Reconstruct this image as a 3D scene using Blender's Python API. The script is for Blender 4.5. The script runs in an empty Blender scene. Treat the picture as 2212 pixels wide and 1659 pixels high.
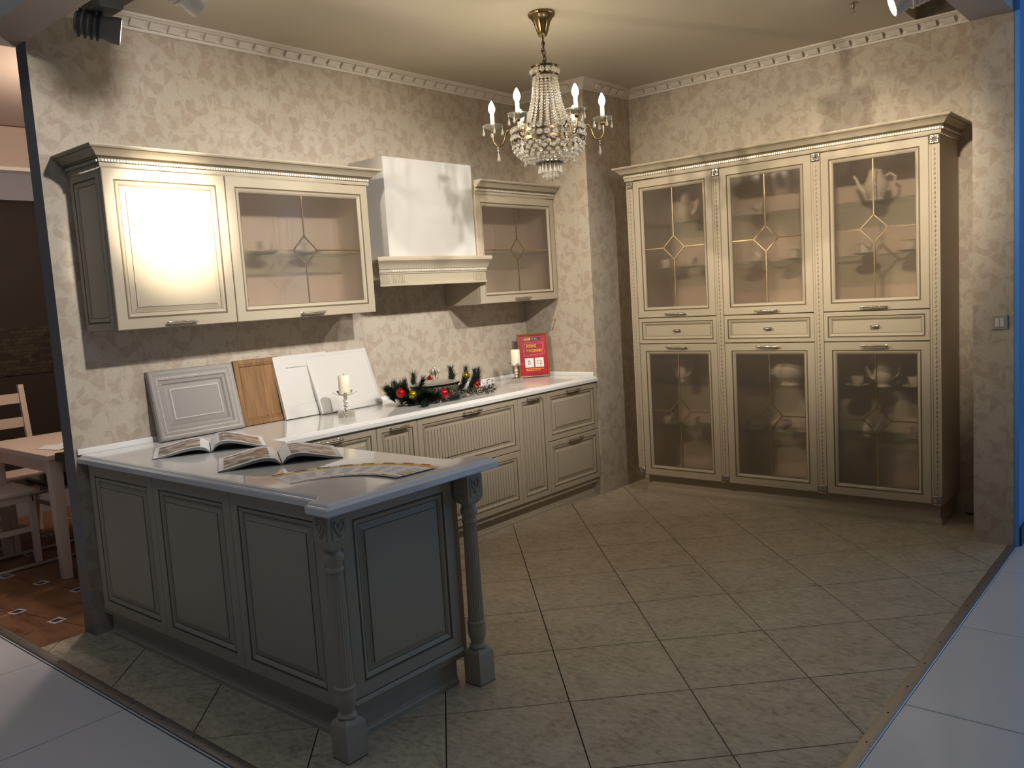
import bpy, bmesh, math, random
from mathutils import Vector, Matrix
random.seed(7)
PI = math.pi
scene = bpy.context.scene
COL = scene.collection

# ------------------------------------------------------------------ camera
IW, IH = 2212.0, 1659.0
F_PX, YAW, PITCH, ROLL = 1824.5, 0.7075, 0.1062, -0.0622
CAM = Vector((-4.9702, -4.0734, 1.4896))
cd = bpy.data.cameras.new('camera'); cam = bpy.data.objects.new('camera', cd); COL.objects.link(cam)
cd.sensor_fit = 'HORIZONTAL'; cd.sensor_width = 36.0; cd.lens = F_PX/IW*36.0
cd.clip_start = 0.05; cd.clip_end = 100
fw = Vector((math.cos(YAW)*math.cos(PITCH), math.sin(YAW)*math.cos(PITCH), -math.sin(PITCH)))
rt = Vector((math.sin(YAW), -math.cos(YAW), 0)); up = rt.cross(fw)
r2 = math.cos(ROLL)*rt + math.sin(ROLL)*up; u2 = -math.sin(ROLL)*rt + math.cos(ROLL)*up
M = Matrix((r2, u2, -fw)).transposed().to_4x4(); M.translation = CAM
cam.matrix_world = M
scene.camera = cam

# ------------------------------------------------------------------ world, lights, exposure
w = bpy.data.worlds.new('hall_ambient'); scene.world = w; w.use_nodes = True
bg = w.node_tree.nodes['Background']; bg.inputs[0].default_value = (0.50, 0.62, 0.86, 1); bg.inputs[1].default_value = 0.056
scene.view_settings.view_transform = 'Standard'; scene.view_settings.look = 'None'
scene.view_settings.exposure = 0.0; scene.view_settings.gamma = 1.0; scene.view_settings.use_curve_mapping = False

def spot(name, loc, aim, power, size, blend=0.6, col=(1, .82, .58), rad=0.035):
    d = bpy.data.lights.new(name, 'SPOT'); d.energy = power; d.color = col
    d.spot_size = math.radians(size); d.spot_blend = blend; d.shadow_soft_size = rad
    o = bpy.data.objects.new(name, d); COL.objects.link(o)
    o.location = loc; o.rotation_euler = (Vector(aim)-Vector(loc)).to_track_quat('-Z', 'Y').to_euler()
    return o
WARM = (1, .87, .70)
# lamp position, aim, power, cone (the lamps hang in the slot of the ceiling, fixtures built further down)
LAMPS = [
 ((-3.08, -1.90, 2.72), (-2.93, -.33, 1.94), 720, 24, 1.0),
 ((-2.45, -2.84, 2.72), (-1.60, -.05, 1.45), 265, 60, 1.0),
 ((-1.42, -2.84, 2.74), (-.55, -.20, 1.25), 170, 58, 1.0),
 ((-.42, -2.84, 2.79), (-1.75, -.20, 1.70), 65, 60, 1.0),
 ((-3.20, -.42, 2.71), (.30, -2.10, 2.00), 260, 52, 1.0),
 ((-3.06, -.85, 2.76), (.2, -.9, 1.45), 195, 54, 1.0),
 ((-3.06, -2.70, 2.74), (-2.95, .0, 1.70), 200, 66, 1.0),
 ((-1.95, -2.86, 2.72), (.30, -2.35, 1.80), 255, 50, 1.0),
]
for i, (p, a, e, s, b) in enumerate(LAMPS):
    v = (Vector(a)-Vector(p)).normalized()
    spot('spot_beam_%d' % i, Vector(p)+v*0.075, a, e, s, b, (1, .945, .88) if i in (1, 2, 3, 6) else ((1, .89, .72) if i == 0 else (1, .86, .67)))
d_ = bpy.data.lights.new('neighbour_lamp', 'POINT'); d_.energy = 48; d_.color = (1, .80, .64); d_.shadow_soft_size = .08
o_ = bpy.data.objects.new('neighbour_lamp', d_); COL.objects.link(o_); o_.location = (-2.45, 1.15, 2.45)
def area(name, loc, aim, sx, sy, power, col):
    d = bpy.data.lights.new(name, 'AREA'); d.shape = 'RECTANGLE'; d.size = sx; d.size_y = sy; d.energy = power; d.color = col
    o = bpy.data.objects.new(name, d); COL.objects.link(o); o.location = loc
    o.rotation_euler = (Vector(aim)-Vector(loc)).to_track_quat('-Z', 'Y').to_euler()
area('hall_blue_fill', (4.2, -7.0, 2.2), (1.6, -3.3, 1.3), 3, 3, 70, (.26, .56, 1.0))  # unseen blue fill light, added and aimed to brighten the blue wall
area('hall_ceiling_light', (-4.6, -1.6, 3.9), (-4.6, -1.6, 0), .8, 4, 14, (.86, .92, 1.0))
area('hall_ceiling_light', (-.8, -4.1, 3.9), (-.8, -4.1, 0), 5, .8, 10, (.34, .62, 1.0))

# ------------------------------------------------------------------ materials
MATS = {}
def lin(c): return tuple(((v/255.0)/12.92 if v/255.0 <= .04045 else ((v/255.0+.055)/1.055)**2.4) for v in c)
def mat(name, rgb=(200, 200, 200), rough=.5, metal=0.0, spec=.5, emit=None, es=1.0, bump=0, bscale=200, coat=0, trans=0, ior=1.45):
    m = bpy.data.materials.new(name); m.use_nodes = True; MATS[name] = m
    b = m.node_tree.nodes['Principled BSDF']
    b.inputs['Base Color'].default_value = (*lin(rgb), 1); b.inputs['Roughness'].default_value = rough
    b.inputs['Metallic'].default_value = metal; b.inputs['Specular IOR Level'].default_value = spec
    b.inputs['Coat Weight'].default_value = coat; b.inputs['Transmission Weight'].default_value = trans; b.inputs['IOR'].default_value = ior
    if emit: b.inputs['Emission Color'].default_value = (*lin(emit), 1); b.inputs['Emission Strength'].default_value = es
    if bump:
        n = N(m, 'ShaderNodeTexNoise', Scale=bscale, Detail=3.0); tc = N(m, 'ShaderNodeNewGeometry')
        L(m, tc, 'Position', n, 'Vector'); bp = N(m, 'ShaderNodeBump', Strength=bump, Distance=.002)
        L(m, n, 0, bp, 'Height'); L(m, bp, 0, b, 'Normal')
    return m
def N(m, t, **kw):
    n = m.node_tree.nodes.new(t)
    for k, v in kw.items():
        if k in n.inputs: n.inputs[k].default_value = v
        else: setattr(n, k, v)
    return n
def L(m, a, ao, b, bi): m.node_tree.links.new(a.outputs[ao], b.inputs[bi])
def B(m): return m.node_tree.nodes['Principled BSDF']
def ramp(m, stops, interp='LINEAR'):
    r = N(m, 'ShaderNodeValToRGB'); r.color_ramp.interpolation = interp
    e = r.color_ramp.elements
    while len(e) < len(stops): e.new(.5)
    for x, (p, c) in zip(e, stops): x.position = p; x.color = (*lin(c), 1)
    return r
def math_(m, op, a=None, b=None, **kw):
    n = N(m, 'ShaderNodeMath', operation=op)
    for i, v in enumerate((a, b)):
        if v is None: continue
        if isinstance(v, tuple): L(m, v[0], v[1], n, i)
        else: n.inputs[i].default_value = v
    return n

def wallpaper(name, dark, light):
    """damask: a motif mirrored about each drop, half-drop repeat, from noise in folded coordinates"""
    m = mat(name, dark, .55, spec=.35); b = B(m)
    g = N(m, 'ShaderNodeNewGeometry'); s = N(m, 'ShaderNodeSeparateXYZ'); L(m, g, 'Position', s, 0)
    u = math_(m, 'ADD', (s, 0), (s, 1)); us = math_(m, 'MULTIPLY', (u, 0), 1/.53)
    col = math_(m, 'FLOOR', (us, 0)); half = math_(m, 'MULTIPLY', (col, 0), .5)
    fu = math_(m, 'SUBTRACT', (us, 0), (col, 0)); fu2 = math_(m, 'SUBTRACT', (fu, 0), .5); fa = math_(m, 'ABSOLUTE', (fu2, 0))
    vs = math_(m, 'MULTIPLY', (s, 2), 1/.64); vs2 = math_(m, 'ADD', (vs, 0), (half, 0)); fv = math_(m, 'FRACT', (vs2, 0))
    c = N(m, 'ShaderNodeCombineXYZ'); L(m, fa, 0, c, 0); L(m, fv, 0, c, 1)
    n1 = N(m, 'ShaderNodeTexNoise', Scale=8.0, Detail=6.0, Roughness=.62, Distortion=1.0); L(m, c, 0, n1, 'Vector')
    n2 = N(m, 'ShaderNodeTexVoronoi', Scale=11.0, feature='SMOOTH_F1'); L(m, c, 0, n2, 'Vector')
    mx = math_(m, 'MULTIPLY', (n2, 0), .35); ad = math_(m, 'ADD', (n1, 0), (mx, 0))
    r = ramp(m, [(.57, dark), (.68, light)]); L(m, ad, 0, r, 0)
    n3 = N(m, 'ShaderNodeTexNoise', Scale=60.0, Detail=3.0); L(m, g, 'Position', n3, 'Vector')
    mm = N(m, 'ShaderNodeMix', data_type='RGBA', blend_type='MULTIPLY'); mm.inputs[0].default_value = .25
    L(m, r, 0, mm, 6); L(m, n3, 0, mm, 7); L(m, mm, 2, b, 'Base Color')
    r2_ = ramp(m, [(.60, (150, 150, 150)), (.66, (110, 110, 110))]); L(m, ad, 0, r2_, 0)
    bp = N(m, 'ShaderNodeBump', Strength=.35, Distance=.002); L(m, ad, 0, bp, 'Height'); L(m, bp, 0, b, 'Normal')
    return m
wallpaper('wallpaper', (185, 169, 152), (198, 187, 170))

def tilemat(name, base, dark, scale=14, rough=.35):
    m = mat(name, base, rough, spec=.45); b = B(m)
    g = N(m, 'ShaderNodeNewGeometry'); oi = N(m, 'ShaderNodeObjectInfo')
    vm = N(m, 'ShaderNodeVectorMath', operation='ADD'); L(m, g, 'Position', vm, 0)
    cv = N(m, 'ShaderNodeCombineXYZ'); q = math_(m, 'MULTIPLY', (oi, 'Random'), 37.0); L(m, q, 0, cv, 2); L(m, cv, 0, vm, 1)
    mp = N(m, 'ShaderNodeMapping'); mp.inputs['Rotation'].default_value = (0, 0, PI/4); mp.inputs['Scale'].default_value = (1.2, .72, 1); L(m, vm, 0, mp, 0)
    n = N(m, 'ShaderNodeTexNoise', Scale=scale, Detail=8.0, Roughness=.72, Distortion=.3); L(m, mp, 0, n, 'Vector')
    n2 = N(m, 'ShaderNodeTexNoise', Scale=scale*.22, Detail=2.0); L(m, vm, 0, n2, 'Vector')
    s = math_(m, 'MULTIPLY', (n2, 0), .25); s2 = math_(m, 'MULTIPLY', (n, 0), .95); a = math_(m, 'ADD', (s, 0), (s2, 0))
    r = ramp(m, [(.44, dark), (.58, base), (.75, tuple(min(255, int(v*1.12)) for v in base))]); L(m, a, 0, r, 0)
    L(m, r, 0, b, 'Base Color')
    rr = N(m, 'ShaderNodeMapRange'); rr.inputs[3].default_value = rough-.08; rr.inputs[4].default_value = rough+.2; L(m, n, 0, rr, 0); L(m, rr, 0, b, 'Roughness')
    return m
tilemat('floor_tile', (184, 172, 150), (154, 139, 116), 38)
mat('hall_tile', (226, 227, 232), .13)
tilemat('terracotta_tile', (134, 96, 68), (98, 66, 44), 12, .3)
mat('grout', (24, 20, 16), .9)
mat('hall_grout', (60, 60, 64), .9)
mat('cabinet_paint', (176, 164, 143), .42, bump=.25, bscale=900)
mat('patina', (112, 98, 78), .6)
mat('cabinet_inside', (238, 226, 214), .6)
mat('sample_grey', (146, 141, 136), .35)
mat('sample_grey_patina', (196, 190, 184), .35)
mat('worktop_white', (236, 234, 232), .035, coat=.3)
mat('sample_white', (206, 203, 198), .4)
mat('hood_white', (192, 190, 186), .45)
mat('ceiling_paint', (205, 196, 180), .45)
mat('cornice_white', (222, 214, 204), .6)
mat('beam_paint', (186, 176, 168), .6)
mat('wall_end_grey', (132, 129, 126), .7)
mat('blue_paint', (100, 168, 250), .35)
mat('dark_base', (60, 66, 80), .5)
mat('steel_strip', (186, 184, 182), .4, 1.0, bump=.2, bscale=300)
mat('silver', (222, 216, 206), .3, .8)
mat('old_silver', (168, 162, 150), .35, 1.0)
mat('handle_metal', (188, 180, 168), .3, 1.0)
mat('brass', (122, 104, 72), .3, 1.0)
mat('brass_dark', (70, 58, 42), .35, 1.0)
mat('lead_came', (190, 168, 132), .3, 1.0)
mat('porcelain', (238, 234, 226), .15)
mat('candle_wax', (246, 238, 214), .5); B(MATS['candle_wax']).inputs['Subsurface Weight'].default_value = .2
mat('bulb_glow', (255, 244, 220), .4, emit=(255, 237, 203), es=92)
mat('lamp_glow', (255, 250, 235), .4, emit=(255, 236, 200), es=40)
mat('fixture_grey', (120, 120, 122), .5)
mat('fixture_dark', (34, 36, 40), .5)
mat('fixture_white', (235, 230, 222), .4)
mat('switch_silver', (176, 170, 160), .3, .2)
mat('bead_paint', (226, 220, 208), .35, .3)
mat('plastic_white', (212, 206, 196), .3)
mat('needle_green', (16, 32, 18), .7)
mat('stem_brown', (52, 38, 24), .8)
mat('bauble_red', (170, 16, 20), .15, .35)
mat('bauble_gold', (190, 160, 40), .18, .8)
mat('tinsel_silver', (225, 225, 222), .12, 1.0)
mat('tinsel_shade', (120, 112, 90), .2, 1.0)
mat('dark_reflection', (30, 26, 22), .2, .6)
mat('frame_wood', (150, 84, 34), .35)
mat('sign_red', (170, 28, 44), .3)
mat('sign_yellow', (240, 200, 50), .4)
mat('sign_black', (24, 20, 20), .4)
mat('sign_white', (238, 234, 232), .4)
mat('sign_pink', (240, 120, 130), .4)
mat('sign_ink', (110, 28, 36), .4)
mat('paper', (246, 244, 246), .5)
mat('paper_edge', (120, 124, 126), .7)
mat('leaflet_yellow', (232, 180, 58), .5)
mat('leaflet_dark', (70, 54, 40), .5)
mat('leaflet_red', (176, 40, 60), .5)
mat('leaflet_tan', (170, 150, 124), .5)
mat('leaflet_text', (196, 196, 204), .5)
mat('chair_white', (226, 206, 190), .45)
mat('black_gloss', (18, 14, 12), .3)
mat('wall_brown', (52, 42, 36), .7)
mat('wall_beige', (200, 182, 170), .7)
mat('wall_grey', (150, 150, 158), .7)
mat('insert_white', (214, 214, 218), .3)
mat('insert_blue', (50, 56, 82), .3)
mat('crystal', (255, 252, 244), .01, spec=.8, trans=.9, ior=1.55)
mat('shelf_glass', (196, 208, 204), .05, trans=.0)
# shelf glass: mostly clear with a green edge
def glassy(name, tint, mixt, rough, diff, gloss=None):
    m = bpy.data.materials.new(name); m.use_nodes = True; MATS[name] = m; nt = m.node_tree
    for n in list(nt.nodes):
        if n.type != 'OUTPUT_MATERIAL': nt.nodes.remove(n)
    out = [n for n in nt.nodes if n.type == 'OUTPUT_MATERIAL'][0]
    t = N(m, 'ShaderNodeBsdfTransparent'); t.inputs[0].default_value = (*lin(tint), 1)
    rf = N(m, 'ShaderNodeBsdfRefraction'); rf.inputs['Color'].default_value = (*lin(tint), 1); rf.inputs['Roughness'].default_value = rough; rf.inputs['IOR'].default_value = 1.12
    di = N(m, 'ShaderNodeBsdfDiffuse'); di.inputs[0].default_value = (*lin(diff), 1)
    gl = N(m, 'ShaderNodeBsdfGlossy'); gl.inputs['Roughness'].default_value = .12
    m1 = N(m, 'ShaderNodeMixShader'); m1.inputs[0].default_value = mixt[0]; L(m, t, 0, m1, 1); L(m, rf, 0, m1, 2)
    m2 = N(m, 'ShaderNodeMixShader'); m2.inputs[0].default_value = mixt[1]; L(m, m1, 0, m2, 1); L(m, di, 0, m2, 2)
    m3 = N(m, 'ShaderNodeMixShader'); fr = N(m, 'ShaderNodeFresnel'); fr.inputs[0].default_value = 1.35
    if gloss is None: L(m, fr, 0, m3, 0)
    else: m3.inputs[0].default_value = gloss
    L(m, m2, 0, m3, 1); L(m, gl, 0, m3, 2); L(m, m3, 0, out, 0)
    return m
glassy('satin_glass', (240, 231, 222), (.52, .10), .30, (204, 188, 172))
glassy('clear_glass', (252, 252, 250), (.0, .0), .0, (200, 200, 200), .015)
glassy('shelf_glass', (232, 240, 234), (.0, .03), .0, (120, 140, 132), .05)
glassy('bobeche_glass', (240, 238, 228), (.3, .15), .1, (230, 226, 214))

def oak(name, a, b_):
    m = mat(name, a, .45); g = N(m, 'ShaderNodeTexCoord'); mp = N(m, 'ShaderNodeMapping'); mp.inputs['Scale'].default_value = (40, 40, 3)
    L(m, g, 'Object', mp, 0); n = N(m, 'ShaderNodeTexNoise', Scale=1.5, Detail=5.0, Roughness=.6, Distortion=.4); L(m, mp, 0, n, 'Vector')
    r = ramp(m, [(.35, b_), (.65, a)]); L(m, n, 0, r, 0); L(m, r, 0, B(m), 'Base Color')
oak('oak', (146, 110, 72), (118, 86, 54))
def printed(name, seed):
    m = mat(name, (220, 215, 210), .35); g = N(m, 'ShaderNodeTexCoord'); mp = N(m, 'ShaderNodeMapping'); mp.inputs['Location'].default_value = (seed, seed*1.7, 0); mp.inputs['Scale'].default_value = (9, 14, 1)
    L(m, g, 'Object', mp, 0); n = N(m, 'ShaderNodeTexNoise', Scale=1.6, Detail=5.0, Roughness=.6, Distortion=.6); L(m, mp, 0, n, 'Vector')
    r = ramp(m, [(.36, (52, 38, 30)), (.46, (128, 104, 88)), (.52, (188, 170, 158)), (.6, (222, 214, 208))]); L(m, n, 0, r, 0); L(m, r, 0, B(m), 'Base Color')
printed('print_a', 2.3); printed('print_b', 5.1)
def mosaic():
    m = mat('mosaic', (60, 56, 40), .4); g = N(m, 'ShaderNodeNewGeometry'); v = N(m, 'ShaderNodeTexBrick', Scale=9.0)
    v.inputs['Color1'].default_value = (*lin((70, 66, 46)), 1); v.inputs['Color2'].default_value = (*lin((46, 34, 30)), 1); v.inputs['Mortar'].default_value = (*lin((36, 32, 26)), 1)
    s = N(m, 'ShaderNodeSeparateXYZ'); c = N(m, 'ShaderNodeCombineXYZ'); L(m, g, 'Position', s, 0); L(m, s, 0, c, 0); L(m, s, 2, c, 1); L(m, c, 0, v, 'Vector'); L(m, v, 0, B(m), 'Base Color')
mosaic()

# ------------------------------------------------------------------ mesh helpers
OFF = {}
def offset_of(o):
    while o.parent: o = o.parent
    return OFF.get(o, Vector((0, 0, 0)))
class MB:
    def __init__(s): s.v = []; s.f = []; s.m = []
    def add(s, vs, fs, mi=0, T=None):
        k = len(s.v); s.v += [tuple(T(*p)) if T else tuple(p) for p in vs]
        s.f += [tuple(i+k for i in f) for f in fs]; s.m += [mi]*len(fs) if isinstance(mi, int) else list(mi)
        return s
    def box(s, x0, x1, y0, y1, z0, z1, mi=0, T=None, bev=0):
        if bev:
            b = bev
            rings = []
            for (i, z) in ((b, z0), (0, z0+b), (0, z1-b), (b, z1)):
                rings.append([(x0+i, y0+i, z), (x1-i, y0+i, z), (x1-i, y1-i, z), (x0+i, y1-i, z)])
            return s.loft(rings, mi, True, True, True, T)
        v = [(x0, y0, z0), (x1, y0, z0), (x1, y1, z0), (x0, y1, z0), (x0, y0, z1), (x1, y0, z1), (x1, y1, z1), (x0, y1, z1)]
        return s.add(v, [(0, 3, 2, 1), (4, 5, 6, 7), (0, 1, 5, 4), (1, 2, 6, 5), (2, 3, 7, 6), (3, 0, 4, 7)], mi, T)
    def loft(s, rings, mi=0, closed=True, cap0=True, cap1=True, T=None, mis=None):
        n = len(rings[0]); v = [p for r in rings for p in r]; f = []; mm = []
        for a in range(len(rings)-1):
            for i in range(n if closed else n-1):
                j = (i+1) % n
                f.append((a*n+i, a*n+j, (a+1)*n+j, (a+1)*n+i)); mm.append(mis[a] if mis else mi)
        if cap0: f.append(tuple(range(n))); mm.append(mi)
        if cap1: f.append(tuple((len(rings)-1)*n+i for i in range(n))); mm.append(mis[-1] if mis else mi)
        return s.add(v, f, mm, T)
    def lathe(s, prof, c=(0, 0, 0), n=24, mi=0, T=None, flute=0, nf=0, caps=True):
        rings = []
        for r, z in prof:
            ring = []
            for i in range(n):
                a = 2*PI*i/n; rr = r*(1-(flute if (nf and r > 0 and i % 2) else 0))
                ring.append((c[0]+rr*math.cos(a), c[1]+rr*math.sin(a), c[2]+z))
            rings.append(ring)
        return s.loft(rings, mi, True, caps, caps, T)
    def tube(s, pts, r, n=8, mi=0, T=None, caps=True):
        pts = [Vector(p) for p in pts]; rings = []; prev = None
        for i, p in enumerate(pts):
            t = (pts[min(i+1, len(pts)-1)]-pts[max(i-1, 0)]).normalized()
            if prev is None:
                a = Vector((0, 0, 1)) if abs(t.z) < .9 else Vector((1, 0, 0)); prev = t.cross(a).normalized()
            e = (prev-t*prev.dot(t)).normalized(); prev = e; g = t.cross(e)
            rr = r[i] if isinstance(r, (list, tuple)) else r
            rings.append([tuple(p+rr*(math.cos(2*PI*k/n)*e+math.sin(2*PI*k/n)*g)) for k in range(n)])
        return s.loft(rings, mi, True, caps, caps, T)
    def ball(s, c, r, sz=1.0, nu=8, nv=5, mi=0, T=None):
        v = [(c[0], c[1], c[2]-r*sz)]; f = []
        for j in range(1, nv):
            t = PI*j/nv
            for i in range(nu):
                a = 2*PI*(i+.5*(j % 2))/nu; v.append((c[0]+r*math.sin(t)*math.cos(a), c[1]+r*math.sin(t)*math.sin(a), c[2]-r*sz*math.cos(t)))
        v.append((c[0], c[1], c[2]+r*sz)); top = len(v)-1
        for i in range(nu): f.append((0, 1+(i+1) % nu, 1+i)); f.append((top, top-nu+i, top-nu+(i+1) % nu))
        for j in range(nv-2):
            for i in range(nu):
                a = 1+j*nu+i; b = 1+j*nu+(i+1) % nu; f.append((a, b, b+nu, a+nu))
        return s.add(v, f, mi, T)
    def sweep(s, path, prof, mi=0, closed=False, mis=None):
        n = len(path); rings = []
        for i in range(n):
            p = Vector(path[i])
            d0 = (p-Vector(path[i-1])).normalized() if (i > 0 or closed) else None
            d1 = (Vector(path[(i+1) % n])-p).normalized() if (i < n-1 or closed) else None
            d0 = d0 or d1; d1 = d1 or d0
            n0 = Vector((d0.y, -d0.x)); n1 = Vector((d1.y, -d1.x)); b = (n0+n1); b = b/max(.15, b.length_squared)*2
            rings.append([(p.x+b.x*d, p.y+b.y*d, z) for d, z in prof])
        if closed: rings.append(rings[0])
        k = len(prof); v = [q for r in rings for q in r]; f = []; mm = []
        for a in range(len(rings)-1):
            for i in range(k-1):
                f.append((a*k+i, a*k+i+1, (a+1)*k+i+1, (a+1)*k+i)); mm.append(mis[i] if mis else mi)
        if not closed: f += [tuple(range(k)), tuple((len(rings)-1)*k+i for i in range(k))]; mm += [mi, mi]
        return s.add(v, f, mm)
    def build(s, name, mats, parent=None, smooth=0, fix=True):
        o = Vector((0, 0, 0)) if parent is None else offset_of(parent)
        me = bpy.data.meshes.new(name)
        me.from_pydata([(x-o.x, y-o.y, z-o.z) for x, y, z in s.v], [], s.f)
        mats = mats if isinstance(mats, (list, tuple)) else [mats]
        for q in mats: me.materials.append(MATS[q])
        me.polygons.foreach_set('material_index', s.m)
        if fix:
            bm = bmesh.new(); bm.from_mesh(me); bmesh.ops.recalc_face_normals(bm, faces=bm.faces); bm.to_mesh(me); bm.free()
        if smooth:
            me.polygons.foreach_set('use_smooth', [True]*len(me.polygons)); me.set_sharp_from_angle(angle=math.radians(smooth))
        me.update()
        ob = bpy.data.objects.new(name, me); COL.objects.link(ob)
        if parent: ob.parent = parent
        return ob
def tag(o, label, cat, group=None):
    o['label'] = label; o['category'] = cat
    if group: o['group'] = group
    return o
def thing(name, label, cat, loc=(0, 0, 0), group=None, rot=(0, 0, 0), local=False):
    o = bpy.data.objects.new(name, None); COL.objects.link(o); o.empty_display_size = .05
    o.location = loc; o.rotation_euler = rot; OFF[o] = Vector((0, 0, 0)) if local else Vector(loc)
    return tag(o, label, cat, group)
def struct(o): o['kind'] = 'structure'; return o
def cp(o, parent=None, loc=None):
    c = o.copy(); COL.objects.link(c); c.parent = parent
    if loc is not None: c.location = loc
    return c
def copy_thing(o, loc, rotz=0, label=None, group=None):
    r = cp(o); r.location = loc; r.rotation_euler = (0, 0, rotz); OFF[r] = Vector(loc)
    if label: r['label'] = label
    if group: r['group'] = group
    for c in list(o.children):
        k = cp(c, r)
        for g in list(c.children): cp(g, k)
    return r
def TA(y0): return lambda u, d, z: (u, y0-d, z)
def TB(x0): return lambda u, d, z: (x0-d, -u, z)

# ------------------------------------------------------------------ structure: walls
def sbox(name, m, *b): return struct(MB().box(*b).build(name, m))
ZT = 3.30
def wall_with_end(name, x0, x1, y0, y1, z1):
    o = MB().box(x0, x1, y0, y1, 0, z1)
    o.m[5] = 1; return struct(o.build(name, ['wallpaper', 'wall_end_grey']))
wall_with_end('wall_back', -3.357, 0.75, 0, .11, ZT)
sbox('wall_column', 'wallpaper', 0, .60, -.626, -.0005, 0, ZT)
sbox('wall_right', 'wallpaper', .588, .75, -3.05, -.6265, 0, ZT)
sbox('wall_pier', 'wallpaper', .012, .587, -3.228, -3.040, 0, ZT)
bw = sbox('wall_hall', 'blue_paint', .014, 5.0, -3.252, -3.2285, 0, ZT)
sbox('baseboard_hall', 'dark_base', .03, 5.0, -3.262, -3.2525, 0, .10)
# ceilings
sbox('ceiling', 'ceiling_paint', -2.95, .587, -2.64, -.0005, 2.93, 3.06)
sbox('ceiling_slot', 'beam_paint', -3.54, .75, -3.25, .11, 3.30, 3.36)
sbox('trim_beam_left', 'beam_paint', -3.54, -3.36, -3.24, .115, 2.725, 3.2995)
sbox('trim_beam_right', 'beam_paint', -3.359, .011, -3.225, -3.03, 2.725, 3.2995)

# cornice of the room, with its separate dentil blocks
cor = MB(); PATH = [(-3.357, 0), (0, 0), (0, -.626), (.588, -.626), (.588, -3.04)]
cor.sweep(PATH, [(0, 2.864), (.010, 2.864), (.013, 2.868), (.013, 2.877), (.019, 2.879), (.021, 2.890), (.042, 2.909), (.050, 2.911), (.058, 2.917), (.066, 2.920), (.066, 2.9298), (0, 2.9298)])
cor = struct(cor.build('trim_cornice', 'cornice_white'))
dm = MB(); nn = .7071
for sgn in (0,):
    a0, a1 = -.031, .031
    pts = [(-.031, .0, -.0), (.031, 0, 0)]
    # block on the sloping cove: local x along the wall, y out from the wall
    q = [(.024, 2.884), (.048, 2.906), (.046, 2.912), (.028, 2.897)]
    q = [(.020, 2.882), (.048, 2.908), (.0565, 2.9015), (.0305, 2.8765)]
    r0 = [(-.036, -d, z) for d, z in q]; r1 = [(.028, -d, z) for d, z in q]
    dm.loft([r0, r1])
d0 = dm.build('dentil', 'cornice_white', cor)
first = True
def dentils(p, q, step=.098):
    global first
    p = Vector(p); q = Vector(q); ln = (q-p).length; n = int((ln-.10)/step); t = (q-p)/ln; ang = math.atan2(t.y, t.x)
    for i in range(n):
        s_ = (ln-(n-1)*step)/2+i*step
        o = d0 if first else cp(d0, cor); first = False
        o.location = (p.x+t.x*s_, p.y+t.y*s_, 0); o.rotation_euler = (0, 0, ang)
for a, b in zip(PATH[:-1], PATH[1:]): dentils(a, b)

# ------------------------------------------------------------------ structure: floors, tile by tile
def clip(poly, x0, x1, y0, y1):
    for ax, v, sg in ((0, x0, 1), (0, x1, -1), (1, y0, 1), (1, y1, -1)):
        out = []
        for i in range(len(poly)):
            a, b = poly[i-1], poly[i]; ia = sg*(a[ax]-v) >= 0; ib = sg*(b[ax]-v) >= 0
            if ia != ib:
                t = (v-a[ax])/(b[ax]-a[ax]); out.append((a[0]+t*(b[0]-a[0]), a[1]+t*(b[1]-a[1])))
            if ib: out.append(b)
        poly = out
        if not poly: return []
    return poly
def poly_area(p): return abs(sum(p[i-1][0]*p[i][1]-p[i][0]*p[i-1][1] for i in range(len(p))))/2
def slab(name, poly, z0, z1, m, parent, bev=.0015):
    c = Vector((sum(p[0] for p in poly)/len(poly), sum(p[1] for p in poly)/len(poly)))
    def ins(d): return [tuple(Vector(p)+(c-Vector(p)).normalized()*d) for p in poly]
    mb = MB().loft([[(x, y, z0) for x, y in poly], [(x, y, z1-bev) for x, y in poly], [(x, y, z1) for x, y in ins(bev*1.4)]], 0, True, False, True)
    return mb.build(name, m, parent)
fl = sbox('floor', 'grout', -3.59, .60, -3.22, .105, -.05, -.006)
TS = .4516; e = TS*math.sqrt(.5); OX, OY = -.7304, -.3514
for i in range(-14, 16):
    for j in range(-14, 16):
        cx = OX+(i-j)*e; cy = OY-(i+j)*e
        g = .0030
        poly = [(cx, cy+e-g), (cx+e-g, cy), (cx, cy-e+g), (cx-e+g, cy)]
        # the grid point is a tile corner, so the tile centre sits half a diagonal away
        poly = [(x, y-e) for x, y in poly]
        poly = clip(poly, -3.568, .587, -3.20, .088)
        if len(poly) > 2 and poly_area(poly) > .002: slab('tile', poly, -.006, 0, 'floor_tile', fl, .0008)
hf = sbox('floor_hall', 'hall_grout', -7.4, 5.0, -7.4, 3.4, -.06, -.0505)
hf2 = MB().box(-7.4, -3.60, -7.4, 3.4, -.05, -.003); hf2.box(-3.60, 5.0, -7.4, -3.24, -.05, -.003)
hf2 = hf2.build('tile_bed', 'hall_grout', hf)
for i in range(-8, 6):
    for j in range(-6, 10):
        x0 = -1.227+.8*i; y0 = -.083-.79*j
        g = .0026
        for reg in ((-7.4, -3.618, -7.4, 3.4), (-3.617, 5.0, -7.4, -3.247)):
            p = clip([(x0+g, y0-.79+g), (x0+.8-g, y0-.79+g), (x0+.8-g, y0-g), (x0+g, y0-g)], *reg)
            if len(p) > 2 and poly_area(p) > .002: slab('tile', p, -.003, 0, 'hall_tile', hf)
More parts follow.
